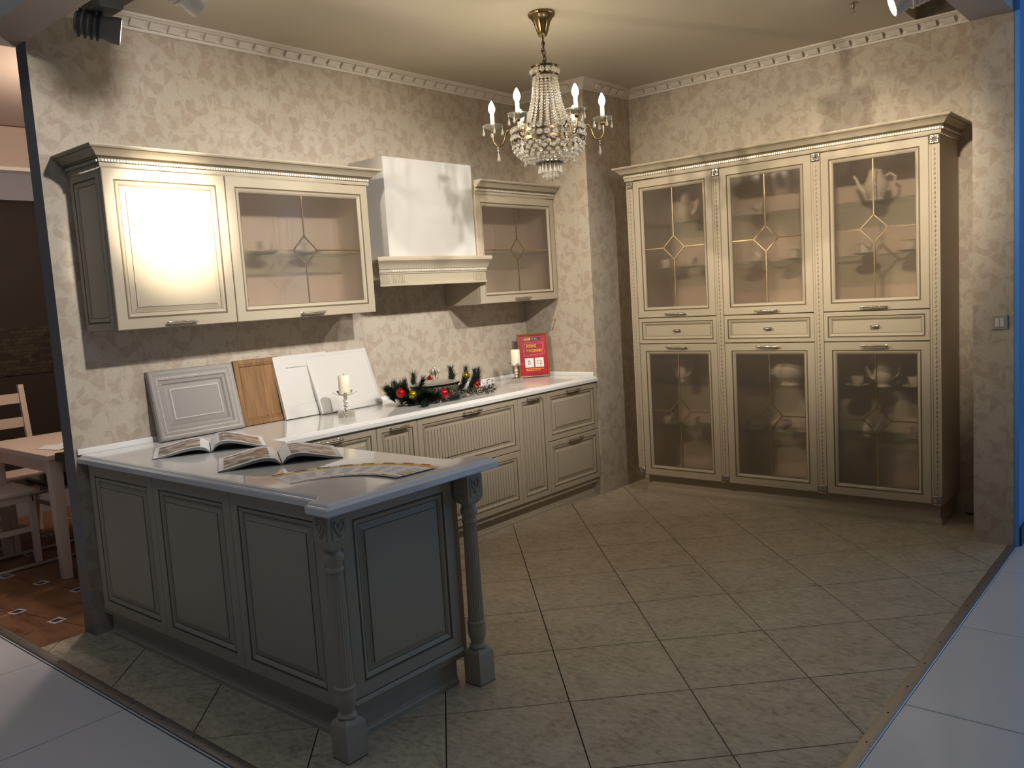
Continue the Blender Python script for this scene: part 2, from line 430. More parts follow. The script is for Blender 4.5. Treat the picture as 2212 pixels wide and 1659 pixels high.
# steel threshold strips
def strip(name, p, q):
    o = MB(); o.sweep([p, q], [(-.024, 0), (-.022, .003), (-.010, .006), (.010, .006), (.022, .003), (.024, 0)])
    o = struct(o.build(name, 'steel_strip', smooth=40))
    p = Vector(p); q = Vector(q); n = int((q-p).length/.22)
    for i in range(n):
        s_ = p+(q-p)*((i+.5)/n); MB().lathe([(.004, .0058), (.004, .0068), (.002, .0072)], (s_.x, s_.y, 0), 8).build('screw', 'fixture_dark', o)
strip('trim_1', (-3.592, 2.2), (-3.592, -3.245)); strip('trim_2', (-3.59, -3.222), (.01, -3.222))
# neighbouring room floor: terracotta tiles with small white and blue inserts
nf = sbox('floor_neighbour', 'grout', -3.566, -.6, .106, 3.3, -.05, -.003)
A_ = Vector((.066, -.335)); Bv = Vector((-.335, -.066)); O_ = Vector((-3.375, .396))
ins0 = None
for i in range(-9, 4):
    for j in range(-8, 4):
        p = O_+A_*i+Bv*j
        c = [p+A_*.006+Bv*.006, p+A_*.994+Bv*.006, p+A_*.994+Bv*.994, p+A_*.006+Bv*.994]
        pl = []
        for k in range(4):
            a, b, d = c[k], c[(k+1) % 4], c[k-1]
            pl += [tuple(a+(d-a)*.115), tuple(a+(b-a)*.115)]
        pl = clip(pl, -3.566, -.9, .091, 3.28)
        if len(pl) > 2 and poly_area(pl) > .004: slab('tile', pl, -.003, 0, 'terracotta_tile', nf)
        if -3.52 < p.x < -1.0 and .16 < p.y < 3.2:
            u = (A_+Bv)*.105; v = (A_-Bv)*.105
            q = [tuple(p+u), tuple(p+v), tuple(p-u), tuple(p-v)]
            it = slab('insert_tile', q, -.003, .0002, 'insert_white', nf)
            q2 = [tuple(p+u*.5), tuple(p+v*.62), tuple(p-u*.5), tuple(p-v*.62)]
            slab('motif', q2, .0002, .0008, 'insert_blue', it, .0002)

# ------------------------------------------------------------------ cabinet parts
CAB = ['cabinet_paint', 'patina']
def rect(u0, u1, z0, z1, i, d): return [(u0+i, d, z0+i), (u1-i, d, z0+i), (u1-i, d, z1-i), (u0+i, d, z1-i)]
def frame_door(T, u0, u1, z0, z1, parent, name='door', t=.022, glass=False, field='raised', inset=.052, mats=CAB, fm=None):
    k = inset
    prof = [(0, 0, 0), (0, t-.003, 0), (.003, t, 0), (k-.004, t, 0), (k, t-.0045, 1), (k+.003, t-.0045, 1), (k+.005, t-.001, 0), (k+.013, t-.004, 0), (k+.020, t-.010, 0), (k+.023, t-.0105, 1)]
    mb = MB()
    rings = [rect(u0, u1, z0, z1, i, d) for i, d, _ in prof]; mis = [m_ for _, _, m_ in prof[1:]]
    if glass:
        rings.append(rect(u0, u1, z0, z1, k+.023, 0)); mis.append(0); rings.append(rings[0]); mis.append(0)
        mb.loft(rings, 0, True, False, False, T, mis)
        d = mb.build(name, mats, parent)
    else:
        rings.append(rect(u0, u1, z0, z1, k+.023, .004)); mis.append(0); rings.append(rect(u0, u1, z0, z1, k+.023, 0)); mis.append(0); rings.append(rings[0]); mis.append(0)
        mb.loft(rings, 0, True, False, False, T, mis)
        d = mb.build(name, mats, parent)
        j = k+.0232
        if field == 'raised':
            pr = [(j, .002, 0), (j, t-.011, 1), (j+.004, t-.011, 0), (j+.022, t-.004, 0), (j+.0235, t-.001, 1), (j+.026, t-.0005, 0)]
            MB().loft([rect(u0, u1, z0, z1, i, q) for i, q, _ in pr], 0, True, True, True, T, [m_ for _, _, m_ in pr[1:]]).build('panel', mats, d)
        elif field == 'flat':
            MB().loft([rect(u0, u1, z0, z1, j, q) for q in (.002, t-.011)], 0, True, True, True, T).build('panel', mats, d)
        elif field == 'fluted':
            mbp = MB(); mbp.loft([rect(u0, u1, z0, z1, j, q) for q in (.002, t-.012)], 0, True, True, True, T)
            a = u0+j+.016; b = u1-j-.016; n = max(3, int((b-a)/.024)); st = (b-a)/n
            for q in range(n):
                x0 = a+q*st; m0 = x0+.003; m1 = x0+st-.003
                mbp.loft([[(x, dd, z) for x, dd in ((m0-.002, t-.0115), (m0, t-.003), (m0+.003, t-.0015), (m1-.003, t-.0015), (m1, t-.003), (m1+.002, t-.0115))] for z in (z0+j+.016, z1-j-.016)], 0, True, True, True, T)
                mbp.box(x0+st-.0026, x0+st+.0026, t-.0119, t-.0112, z0+j+.016, z1-j-.016, 1, T)
            mbp.build('fluted_panel', mats, d)
    return d
def handle(T, uc, z, d0, parent, ln=.145):
    mb = MB(); h = ln/2; out = d0+.024
    n = 12; pts = []; rr = []
    for i in range(n+1):
        t_ = -1+2*i/n; pts.append((uc+t_*h, out+.003*(1-t_*t_), z)); rr.append(.0042+.0022*(1-abs(t_))+(.0016 if i in (1, n-1) else 0))
    mb.tube(pts, rr, 8, 0, T)
    for s_ in (-1, 1):
        mb.tube([(uc+s_*h*.86, d0, z), (uc+s_*h*.86, out, z)], .0045, 8, 0, T)
        mb.lathe([(.008, 0), (.008, .002), (.005, .004)], (0, 0, 0), 10, 0, lambda x, y, q, s_=s_: T(uc+s_*h*.86+x, d0+q, z+y))
        mb.ball((uc+s_*h, out, z), .0062, 1, 8, 5, 0, T)
    # beads along the grip
    for i in range(5): mb.ball((uc+(i-2)*h*.22, out+.004, z), .0066, 1, 8, 5, 0, T)
    return mb.build('handle', 'handle_metal', parent, 50)
def knob_bar(T, uc, z, d0, parent):
    mb = MB(); mb.tube([(uc-.024, d0+.020, z), (uc-.02, d0+.021, z), (uc+.02, d0+.021, z), (uc+.024, d0+.020, z)], [.005, .0075, .0075, .005], 10, 0, T)
    mb.tube([(uc, d0, z), (uc, d0+.02, z)], .006, 8, 0, T); mb.box(uc-.022, uc+.022, d0, d0+.002, z-.008, z+.008, 0, T)
    return mb.build('knob', 'handle_metal', parent, 50)
def leaded(T, u0, u1, z0, z1, d, parent, cu, cz, hu, hz):
    """four corner panes round a small diamond pane, and the came between them"""
    g = .0015; th = .004
    def pane(pts, name='pane'):
        # satin-etched front face, clear back face and edges
        r0 = [(u, d, z) for u, z in pts]; r1 = [(u, d+th, z) for u, z in pts]
        mb_ = MB().loft([r0, r1], 1, True, True, True, T); mb_.m[-1] = 0
        return mb_.build(name, ['satin_glass', 'clear_glass'], parent)
    pane([(u0, z0), (cu-g, z0), (cu-g, cz-hz-g), (cu-hu-g, cz-g), (u0, cz-g)])
    pane([(cu+g, z0), (u1, z0), (u1, cz-g), (cu+hu+g, cz-g), (cu+g, cz-hz-g)])
    pane([(u1, cz+g), (u1, z1), (cu+g, z1), (cu+g, cz+hz+g), (cu+hu+g, cz+g)])
    pane([(u0, cz+g), (cu-hu-g, cz+g), (cu-g, cz+hz+g), (cu-g, z1), (u0, z1)])
    pane([(cu-hu+g, cz), (cu, cz-hz+g), (cu+hu-g, cz), (cu, cz+hz-g)], 'diamond_pane')
    mb = MB(); w_ = .0032
    def bar(a, b):
        a = Vector(a); b = Vector(b); t = (b-a).normalized(); n = Vector((-t.y, t.x))*w_
        q = [a+n, b+n, b-n, a-n]
        mb.loft([[(p.x, dd, p.y) for p in q] for dd in (d-.001, d+th+.003)], 0, True, True, True, T)
    bar((cu, z0), (cu, cz-hz)); bar((cu, cz+hz), (cu, z1)); bar((u0, cz), (cu-hu, cz)); bar((cu+hu, cz), (u1, cz))
    c4 = [(cu-hu, cz), (cu, cz-hz), (cu+hu, cz), (cu, cz+hz)]
    for i in range(4): bar(c4[i-1], c4[i])
    mb.build('came', 'lead_came', parent)
def carcass(T, u0, u1, z0, z1, dep, parent, mids=(), t=.016):
    mb = MB(); q = dict(T=T)
    I = lambda *q: [1 if i in q else 0 for i in range(6)]
    mb.box(u0, u0+t, -dep, 0, z0, z1, I(3), T); mb.box(u1-t, u1, -dep, 0, z0, z1, I(5), T)
    mb.box(u0+t, u1-t, -dep, 0, z0, z0+t, I(1), T); mb.box(u0+t, u1-t, -dep, 0, z1-t, z1, I(0), T)
    for m_ in mids: mb.box(u0+t, u1-t, -dep, 0, m_-t/2, m_+t/2, I(0, 1), T)
    body = mb.build('body', ['cabinet_paint', 'cabinet_inside'], parent)
    MB().box(u0+t, u1-t, -dep+.001, -dep+.006, z0+t, z1-t, 0, T).build('back_board', 'cabinet_inside', body)
    return body
def rosette(T, uc, zc, d, s_, parent):
    mb = MB(); h = s_/2
    mb.loft([rect(uc-h, uc+h, zc-h, zc+h, i, q) for i, q in ((0, d), (0, d+.004), (.003, d+.006), (.005, d+.003), (.006, d+.003))], 0, True, True, True, T)
    for k in range(8):
        a = PI/4*k; cx = uc+math.cos(a)*h*.48; cz = zc+math.sin(a)*h*.48
        mb.ball((0, 0, 0), 1, 1, 8, 5, 0, lambda x, y, z, a=a, cx=cx, cz=cz: T(cx+(x*math.cos(a)*.4-z*math.sin(a)*.17)*h, d+.005+y*.004, cz+(x*math.sin(a)*.4+z*math.cos(a)*.17)*h))
    mb.ball((uc, d+.007, zc), h*.2, 1, 8, 5, 0, T)
    return mb.build('rosette', 'old_silver', parent, 60)
def pilaster(T, u0, u1, z0, z1, d, parent):
    mb = MB(); mb.loft([rect(u0, u1, z0, z1, i, q) for i, q in ((0, 0), (0, d), (.010, d), (.012, d-.003), (.014, d-.003))], 0, True, True, True, T)
    uc = (u0+u1)/2; n = int((z1-z0-.13)/.026)
    for i in range(n): mb.ball((uc, d-.002, z0+.075+i*.026), .0062, 1.7, 6, 4, 0, T)
    p = mb.build('pilaster', 'cabinet_paint', parent)
    rosette(T, uc, z1-.027, d, u1-u0-.002, p); rosette(T, uc, z0+.025, d, u1-u0-.002, p)
def crown(name, label, path, z0, h, out, bead_sides=None, mats=('cabinet_paint', 'old_silver')):
    loc = (path[0][0], path[0][1], z0)
    r = thing(name, label, 'moulding', loc)
    s_ = h/.09; o_ = out/.09
    pr = [(0.0005, 0), (.006, 0), (.008, .004), (.008, .018), (.011, .020), (.011, .034), (.016, .036), (.020, .040), (.026, .041), (.034, .046), (.046, .058), (.062, .069), (.072, .073), (.074, .076), (.082, .077), (.088, .082), (.090, .084), (.090, .09), (0.0005, .09)]
    mb = MB(); mb.sweep(path, [(d*o_ if d > .001 else d, z0+z*s_) for d, z in pr], 0, False, [1 if q in (3, 6, 8, 12) else 0 for q in range(len(pr)-1)]); c = mb.build('cornice', CAB, r, 35)
    b = MB()
    for p, q in zip(path[:-1], path[1:]):
        p = Vector(p); q = Vector(q); ln = (q-p).length
        if ln < .4 and len(path) > 3 and ln < .34: pass
        t = (q-p).normalized(); nrm = Vector((t.y, -t.x)); n = int(ln/.0135)
        for i in range(n):
            c_ = p+t*((i+.5)*ln/n)+nrm*(.0115*o_+.0035)
            dz = .0115*s_/2; zc = z0+.027*s_
            b.box(-.0044, .0044, -.0045, .0035, zc-dz*.9, zc+dz*.9, 0, lambda x, y, z, c_=c_, t=t, nrm=nrm: (c_.x+t.x*x+nrm.x*y, c_.y+t.y*x+nrm.y*y, z))
    bo = b.build('bead_strip', 'bead_paint', c); bo['kind'] = 'stuff'
    return r
# ------------------------------------------------------------------ wall cabinets on the back wall
ZU, ZUT, DU = 1.433, 2.148, .302
Tw = TA(-DU)
def wall_cab(name, label, x0, x1, glass, diamond=.075, sidep=0):
    r = thing(name, label, 'cabinet', ((x0+x1)/2, 0, ZU))
    body = carcass(Tw, x0+sidep, x1, ZU, ZUT, DU-.001, r)
    d = frame_door(Tw, x0+.002, x1-.002, ZU+.002, ZUT-.002, r, 'door', .022, glass)
    if glass:
        leaded(Tw, x0+.077, x1-.077, ZU+.077, ZUT-.077, .006, d, (x0+x1)/2, 1.788, diamond, diamond)
        MB().box(x0+.017, x1-.017, -DU+.01, -.02, 1.770, 1.776, 0, Tw).build('glass_shelf', 'shelf_glass', r)
    handle(Tw, (x0+x1)/2, ZU+.024, .022, d)
    return r
wc = wall_cab('wall_cabinet', 'beige wall cabinet with solid raised panel door under the bright light patch', -3.2385, -2.6425, False, sidep=.0165)
frame_door(TB(-3.2225), .003, .296, ZU+.004, ZUT-.004, wc, 'side_panel', .016, False, 'flat', .036)
wall_cab('wall_cabinet', 'wide beige wall cabinet with leaded frosted glass door left of the hood', -2.6420, -1.7452, True)
wall_cab('wall_cabinet', 'beige wall cabinet with leaded glass door right of the hood', -.8435, -.003, True)
crown('crown_moulding', 'beige crown moulding with silver bead row over the two wall cabinets left of hood', [(-3.2395, -.001), (-3.2395, -.326), (-1.743, -.326), (-1.743, -.001)], 2.1485, .086, .066)
crown('crown_moulding', 'beige crown moulding over the small wall cabinet right of the hood', [(-.8455, -.326), (-.004, -.326)], 2.1485, .086, .066)
# ------------------------------------------------------------------ hood
hd = thing('range_hood', 'white boxed range hood with beige carved mantel', 'range hood', (-1.22, 0, 1.577))
MB().box(-1.60, -.848, -.31, -.001, 1.70, 2.33, bev=.003).build('chimney_box', 'hood_white', hd)
hp = [(-1.70, -.001), (-1.70, -.325), (-1.655, -.368), (-.835, -.368), (-.793, -.333)]
fr_ = MB(); fr_.sweep(hp[1:], [(-.07, 1.60), (-.0, 1.577), (.008, 1.577), (.008, 1.588), (.0, 1.592), (0, 1.644), (.006, 1.647), (.006, 1.654), (.012, 1.656), (.012, 1.672), (.018, 1.675), (.022, 1.690), (.034, 1.708), (.050, 1.722), (.052, 1.738), (.050, 1.745), (-.07, 1.745)])
ma = fr_.build('mantel', 'cabinet_paint', hd, 35)
MB().loft([[(-1.69, -.003, z), (-1.69, -.322, z), (-1.652, -.36, z), (-.85, -.36, z), (-.85, -.003, z)] for z in (1.62, 1.735)]).build('mantel_core', 'cabinet_paint', hd)
rb = MB()
for x in [-1.645+.012*i for i in range(9)]+[-.945+.012*i for i in range(9)]:
    rb.box(x-.004, x+.004, -.3715, -.367, 1.594, 1.642)
for i in range(5):
    px = -1.694+.0085*i; py = -.3315-.0081*i
    rb.box(-.004, .004, -.003, .002, 1.594, 1.642, 0, lambda x, y, z, px=px, py=py: (px+.72*x+.69*y, py-.69*x+.72*y, z))
rb.build('reeding', 'cabinet_paint', ma)['kind'] = 'stuff'
bd = MB()
for i in range(60): bd.box(-1.65+.0136*i, -1.65+.0136*i+.009, -.383, -.379, 1.659, 1.669)
o = bd.build('bead_strip', 'bead_paint', ma); o['kind'] = 'stuff'

# ------------------------------------------------------------------ base cabinets, plinth, worktop
Tb = TA(-.5956)
ZB0, ZB1, ZS = .136, .826, .488
def base_cab(label, x0, x1, fronts):
    r = thing('base_cabinet', label, 'cabinet', ((x0+x1)/2, -.3, .10))
    MB().box(x0, x1, -.595, -.002, .10, .829).build('body', 'cabinet_paint', r)
    for z0, z1, field, nm in fronts:
        d = frame_door(Tb, x0+.0015, x1-.0015, z0, z1, r, nm, .022, False, field, .040 if x1-x0 > .4 else .038)
        handle(Tb, (x0+x1)/2, z1-.020, .022, d, .145 if x1-x0 > .4 else .12)
base_cab('beige base unit with two raised panel drawers at the column end', -.5865, -.004, [(ZS+.002, ZB1, 'raised', 'drawer'), (ZB0, ZS-.002, 'raised', 'drawer')])
base_cab('narrow beige base unit with one tall fluted front below the red framed sign', -.8850, -.5870, [(ZB0, ZB1, 'fluted', 'pull_out_front')])
base_cab('wide beige base unit with two fluted drawers below the wreath', -1.7640, -.8855, [(ZS+.002, ZB1, 'fluted', 'drawer'), (ZB0, ZS-.002, 'fluted', 'drawer')])
base_cab('narrow beige fluted base unit left of the wide fluted drawers', -2.0630, -1.7645, [(ZB0, ZB1, 'fluted', 'pull_out_front')])
base_cab('beige base unit half hidden behind the peninsula top', -2.6900, -2.0635, [(ZB0, ZB1, 'raised', 'door')])
pl = MB(); pl.sweep([(-2.69, -.545), (-.001, -.545)], [(-.02, 0.0), (.012, 0), (.012, .018), (.006, .026), (.006, .032), (0, .036), (0, .0995), (-.02, .0995)])
tag(pl.build('plinth', 'cabinet_paint', smooth=35), 'long beige plinth with moulding under the back wall units', 'plinth')
wt = thing('worktop', 'glossy white L-shaped worktop with stepped edge and low upstand', 'worktop', (-2.0, -.4, .83))
OUT = [(-3.347, -.002), (-.003, -.002), (-.003, -.635), (-2.68, -.635), (-2.68, -1.74), (-2.668, -1.775), (-2.640, -1.795), (-2.606, -1.800), (-2.588, -1.815), (-2.585, -1.835), (-2.585, -1.938), (-3.405, -1.948), (-3.405, -1.832), (-3.398, -1.822), (-3.362, -1.815), (-3.347, -1.800)]
mb = MB(); rings = []
def offset_poly(P, d):
    out = []
    n = len(P)
    for i in range(n):
        a, p, b = Vector(P[i-1]), Vector(P[i]), Vector(P[(i+1) % n]); t0 = (p-a).normalized(); t1 = (b-p).normalized()
        n0 = Vector((t0.y, -t0.x)); n1 = Vector((t1.y, -t1.x)); q = n0+n1; q = q/max(.2, q.length_squared)*2
        out.append((p.x-q.x*d*-1, p.y-q.y*d*-1))
    return out
# outline runs clockwise, so positive offset goes inwards
for d, z in ((.004, .830), (0, .834), (0, .853), (.005, .858), (.009, .8585), (.014, .866), (.020, .870)):
    rings.append([(x, y, z) for x, y in offset_poly(OUT, d)])
mb.loft(rings, 0, True, True, True)
mb.build('slab', 'worktop_white', wt)
us = MB(); us.sweep([(-3.345, -.0015), (-.0015, -.0015), (-.0015, -.605)], [(0.0, .8702), (.016, .8702), (.016, .890), (.010, .897), (0.0, .897)]); us.build('upstand', 'worktop_white', wt, 40)

# ------------------------------------------------------------------ peninsula
pn = thing('peninsula_cabinet', 'dark-looking beige peninsula with three framed back panels and turned corner posts', 'cabinet', (-3.0, -.95, 0))
MB().box(-3.302, -2.715, -1.829, -.003, .10, .829).build('body', 'cabinet_paint', pn)
Tp = TB(-3.3025)
for u0, u1 in ((.062, .655), (.657, 1.246), (1.248, 1.805)): frame_door(Tp, u0, u1, .134, .826, pn, 'back_panel', .022, False, 'raised', .052)
Te = TA(-1.8295)
frame_door(Te, -3.286, -2.760, .158, .822, pn, 'end_panel', .022, False, 'raised', .052)
MB().sweep([(-3.288, -1.830), (-2.758, -1.830)], [(0, .136), (.024, .136), (.028, .142), (.026, .150), (.022, .156), (0, .156)]).build('end_rail', 'cabinet_paint', pn, 35)
pb = MB(); pb.sweep([(-3.289, -.05), (-3.289, -1.816), (-2.765, -1.816)], [(-.02, 0), (.008, 0), (.008, .018), (.003, .025), (.003, .030), (0, .034), (0, .0995), (-.02, .0995)]); pb.build('kickboard', 'cabinet_paint', pn, 35)
def post(cx, cy, parent):
    mb = MB(); h = .040
    def sq(z, k): return [(cx-k, cy-k, z), (cx+k, cy-k, z), (cx+k, cy+k, z), (cx-k, cy+k, z)]
    # foot block with chamfered shoulders, capital block rounded at its lower end
    mb.loft([sq(.003, h+.001), sq(.118, h+.001), sq(.130, h-.004), sq(.140, h-.016)])
    mb.loft([sq(.829, h), sq(.735, h), sq(.722, h-.004), sq(.712, h-.012), sq(.706, h-.018)])
    mb.lathe([(.026, .135), (.032, .140), (.034, .146), (.030, .152), (.025, .158), (.027, .168), (.033, .185), (.036, .205), (.036, .222), (.034, .232), (.036, .236), (.036, .244), (.031, .250)], (cx, cy, 0), 28)
    mb.lathe([(.031, .250), (.031, .270), (.0265, .622), (.0265, .635)], (cx, cy, 0), 40, 0, None, .07, 1)
    mb.lathe([(.0265, .632), (.030, .636), (.030, .644), (.026, .650), (.028, .664), (.033, .674), (.034, .684), (.030, .694), (.026, .700), (.026, .712)], (cx, cy, 0), 28)
    p = mb.build('post', 'cabinet_paint', parent, 38)
    MB().box(cx-h-.001, cx+h+.001, cy-h-.001, cy+h+.001, 0, .0028).build('foot_pad', 'fixture_dark', p)
    for T in (TB(cx-h), TA(cy-h), lambda u, d, z: (cx+h+d, u, z)):
        u = -cy if T.__code__.co_freevars == ('x0',) else (cx if T.__code__.co_freevars == ('y0',) else cy)
        c = MB(); c.loft([rect(u-.027, u+.027, .742, .815, i, d) for i, d in ((0, 0), (0, .003), (.003, .004), (.005, .002), (.006, .002))], 0, True, True, True, T)
        for s_ in (-1, 1):
            c.tube([(u+s_*(.004+.016*(1-math.cos(t_))*.5+.0), .004, .752+.02*t_/1.2+.004*math.sin(t_*2)) for t_ in [k*.35 for k in range(10)]], .0026, 6, 0, T)
            c.ball((u+s_*.015, .004, .803), .0055, 1, 8, 5, 0, T); c.ball((u+s_*.011, .004, .775), .0042, 1, 8, 5, 0, T)
        c.ball((u, .004, .790), .006, 1.6, 8, 5, 0, T); c.ball((u, .004, .765), .004, 2, 8, 5, 0, T)
        c.build('carving', 'cabinet_paint', p, 50)
post(-3.345, -1.880, pn); post(-2.700, -1.876, pn)

# ------------------------------------------------------------------ display cabinets on the right wall
XD = .195; Td = TB(XD); DEP = .392
UN = [(.888, 1.484, 'nearest the column'), (1.539, 2.135, 'in the middle of the three'), (2.193, 2.790, 'nearest the light switch')]
PIL = [(.834, .886), (1.486, 1.537), (2.137, 2.191), (2.792, 2.846)]
for k, (u0, u1, where) in enumerate(UN):
    r = thing('display_cabinet', 'tall beige glass-fronted display cabinet %s' % where, 'cabinet', (.39, -(u0+u1)/2, .13), 'tall display cabinets')
    a0 = PIL[k][0]; a1 = u1+.001 if k < 2 else PIL[3][1]
    carcass(Td, a0+.0005, a1-.0005 if k < 2 else a1, .136, 2.216, DEP, r, (1.080, 1.262))
    pilaster(Td, PIL[k][0], PIL[k][1], .136, 2.216, .022, r)
    if k == 2: pilaster(Td, PIL[3][0], PIL[3][1], .136, 2.216, .022, r)
    cu = (u0+u1)/2
    for z0, z1, hz in ((1.264, 2.208, 1.286), (.140, 1.077, 1.057)):
        d = frame_door(Td, u0, u1, z0, z1, r, 'door', .022, True, inset=.050)
        leaded(Td, u0+.074, u1-.074, z0+.074, z1-.074, .006, d, cu, (z0+z1)/2, .079, .080)
        handle(Td, cu, hz, .022, d)
    d = frame_door(Td, u0, u1, 1.082, 1.259, r, 'drawer', .022, False, 'flat', .028)
    knob_bar(Td, cu, 1.171, .010, d)
    for z in (1.900, 1.588, .783, .472): MB().box(PIL[k][0]+.017, u1-.017, -DEP+.01, -.03, z-.003, z+.003, 0, Td).build('glass_shelf', 'shelf_glass', r)
crown('crown_moulding', 'long beige crown moulding with silver bead row over the display cabinets', [(.585, -.830), (.171, -.830), (.171, -2.850), (.585, -2.850)], 2.2165, .094, .066)
pl = MB(); pl.sweep([(.58, -.862), (.262, -.862), (.262, -2.814), (.58, -2.814)], [(-.016, 0), (.012, 0), (.013, .016), (.008, .030), (.002, .036), (0, .042), (0, .1355), (-.016, .1355)])
tag(pl.build('plinth', 'cabinet_paint', smooth=35), 'beige plinth with rounded base moulding under the display cabinets', 'plinth')

# ------------------------------------------------------------------ porcelain in the cabinets
def cup(name='cup'):
    r = thing(name, 'x', 'cup', (0, 0, 0), local=True)
    b = MB().lathe([(.0, .006), (.022, .006), (.020, .012), (.030, .022), (.038, .045), (.042, .070), (.040, .070), (.036, .046), (.028, .025), (.0, .018)], n=24, caps=False).build('bowl', 'porcelain', r, 60)
    MB().lathe([(0, .0), (.035, .0), (.065, .010), (.072, .014), (.070, .016), (.035, .006), (0, .006)], n=28, caps=False).build('saucer', 'porcelain', r, 60)
    MB().tube([(.038, 0, .058), (.055, 0, .062), (.062, 0, .048), (.052, 0, .032), (.034, 0, .030)], .004, 8).build('handle', 'porcelain', r, 60)
    return r
def pot(name, s_=1.0, tall=1.0):
    r = thing(name, 'x', 'teapot', (0, 0, 0), local=True); z = lambda v: v*tall*s_
    MB().lathe([(0, 0), (.040*s_, 0), (.044*s_, z(.008)), (.034*s_, z(.018)), (.050*s_, z(.040)), (.064*s_, z(.075)), (.060*s_, z(.105)), (.042*s_, z(.135)), (.036*s_, z(.150)), (.040*s_, z(.156)), (0, z(.156))], n=28, caps=False).build('body', 'porcelain', r, 60)
    l_ = MB().lathe([(.040*s_, z(.157)), (.034*s_, z(.170)), (.018*s_, z(.184)), (.006*s_, z(.188)), (.007*s_, z(.192)), (.011*s_, z(.200)), (.007*s_, z(.208)), (0, z(.209))], n=24).build('lid', 'porcelain', r, 60)
    MB().tube([(.052*s_, 0, z(.055)), (.080*s_, 0, z(.075)), (.094*s_, 0, z(.110)), (.112*s_, 0, z(.150))], [.018*s_, .013*s_, .009*s_, .007*s_], 10).build('spout', 'porcelain', r, 60)
    MB().tube([(-.045*s_, 0, z(.130)), (-.075*s_, 0, z(.146)), (-.098*s_, 0, z(.125)), (-.094*s_, 0, z(.085)), (-.058*s_, 0, z(.055))], .006*s_, 8).build('handle', 'porcelain', r, 60)
    return r
def tureen():
    r = thing('tureen', 'x', 'tureen', (0, 0, 0), local=True)
    MB().lathe([(0, 0), (.060, 0), (.062, .010), (.045, .020), (.075, .040), (.105, .075), (.108, .100), (.100, .104), (0, .104)], n=28, caps=False).build('bowl', 'porcelain', r, 60)
    MB().lathe([(.104, .105), (.098, .120), (.070, .142), (.030, .152), (.008, .156), (.014, .168), (.008, .178), (0, .179)], n=28).build('lid', 'porcelain', r, 60)
    for s_ in (-1, 1): MB().tube([(s_*.100, 0, .090), (s_*.126, 0, .098), (s_*.130, 0, .080), (s_*.104, 0, .066)], .006, 8).build('handle', 'porcelain', r, 60)
    return r
def place(o, used, loc, rz, label, group=None):
    if not used: o.location = loc; o.rotation_euler = (0, 0, rz); o['label'] = label; r = o
    else: r = copy_thing(o, loc, rz, label)
    if group: r['group'] = group
    return r
c0 = cup(); X = .385
CUPS = [((X, -1.02, 1.5915), 'blurred white cup, left one on the second shelf of the display cabinet nearest the column'),
 ((X, -1.21, 1.5915), 'blurred white cup, right one on the second shelf of the display cabinet nearest the column'),
 ((X, -1.70, 1.5915), 'blurred white cup, left one on the second shelf of the middle display cabinet'),
 ((X, -1.94, 1.5915), 'blurred white cup, right one on the second shelf of the middle display cabinet'),
 ((X, -2.38, 1.5915), 'blurred white cup, left one on the second shelf by the light switch end'),
 ((X, -2.63, 1.5915), 'blurred white cup, right one on the second shelf by the light switch end'),
 ((X, -.975, .4755), 'white cup, left one on the lowest glass shelf nearest the column'),
 ((X, -1.18, .4755), 'white cup, right one on the lowest glass shelf nearest the column'),
 ((X, -1.62, .4755), 'white cup at the left end of the lowest shelf, middle display cabinet'),
 ((X, -2.00, .4755), 'white cup at the right end of the lowest shelf, middle display cabinet'),
 ((X, -2.32, .7865), 'white cup and saucer left of the dim teapot in the lower right cabinet'),
 ((X, -2.655, .7865), 'white cup and saucer right of the dim teapot in the lower right cabinet'),
 ((X, -2.66, .4755), 'white cup at the right end of the lowest shelf by the light switch'),
 ((-2.345, -.155, 1.7765), 'white cup left of the diamond pane in the wide wall cabinet'),
 ((-2.06, -.155, 1.7765), 'white cup behind the diamond pane of the wide wall cabinet'),
 ((-.62, -.15, 1.4495), 'white cup at lower left in the wall cabinet right of the hood'),
 ((-.19, -.15, 1.4495), 'white cup at lower right in the wall cabinet right of the hood')]
for i, (l_, lab) in enumerate(CUPS): place(c0, i > 0, l_, -2.4 if l_[0] > 0 else -1.2, lab, 'white cups behind the cabinet glass')
p0 = pot('teapot', 1.0, 1.0)
place(p0, 0, (X, -2.45, 1.9035), PI/2+.25, 'large white teapot on the top shelf of the display cabinet by the light switch'); p0.scale = (1.08, 1.08, 1.08)
place(p0, 1, (X, -2.475, .7865), PI/2, 'dim white teapot between two cups in the lower right cabinet').scale = (.95, .95, .95)
p1 = pot('coffee_pot', .9, 1.15); place(p1, 0, (X, -1.185, 1.9035), -PI/2, 'tall white coffee pot on the top shelf nearest the column')
place(p1, 1, (X+.02, -1.10, .7865), -PI/2, 'white coffee pot behind the lower door nearest the column').scale = (.72, .72, .72)
p2 = pot('creamer', .62, .9); p2['category'] = 'jug'; place(p2, 0, (X, -2.375, .4755), -PI/2, 'small white creamer on the lowest shelf by the light switch')
t0 = tureen(); place(t0, 0, (X, -1.89, .7865), PI/2, 'round white lidded tureen in the lower middle display cabinet')
t0 = place(t0, 1, (X, -1.83, .4755), PI/2, 'small white lidded bowl on the lowest shelf of the middle cabinet'); t0.scale = (.6, .6, .6); t0['category'] = 'bowl'
t1 = place(bpy.data.objects['tureen'], 1, (X, -1.73, 1.9035), PI/2, 'low white bowl on the top shelf of the middle display cabinet'); t1.scale = (.55, .55, .55); t1['category'] = 'bowl'

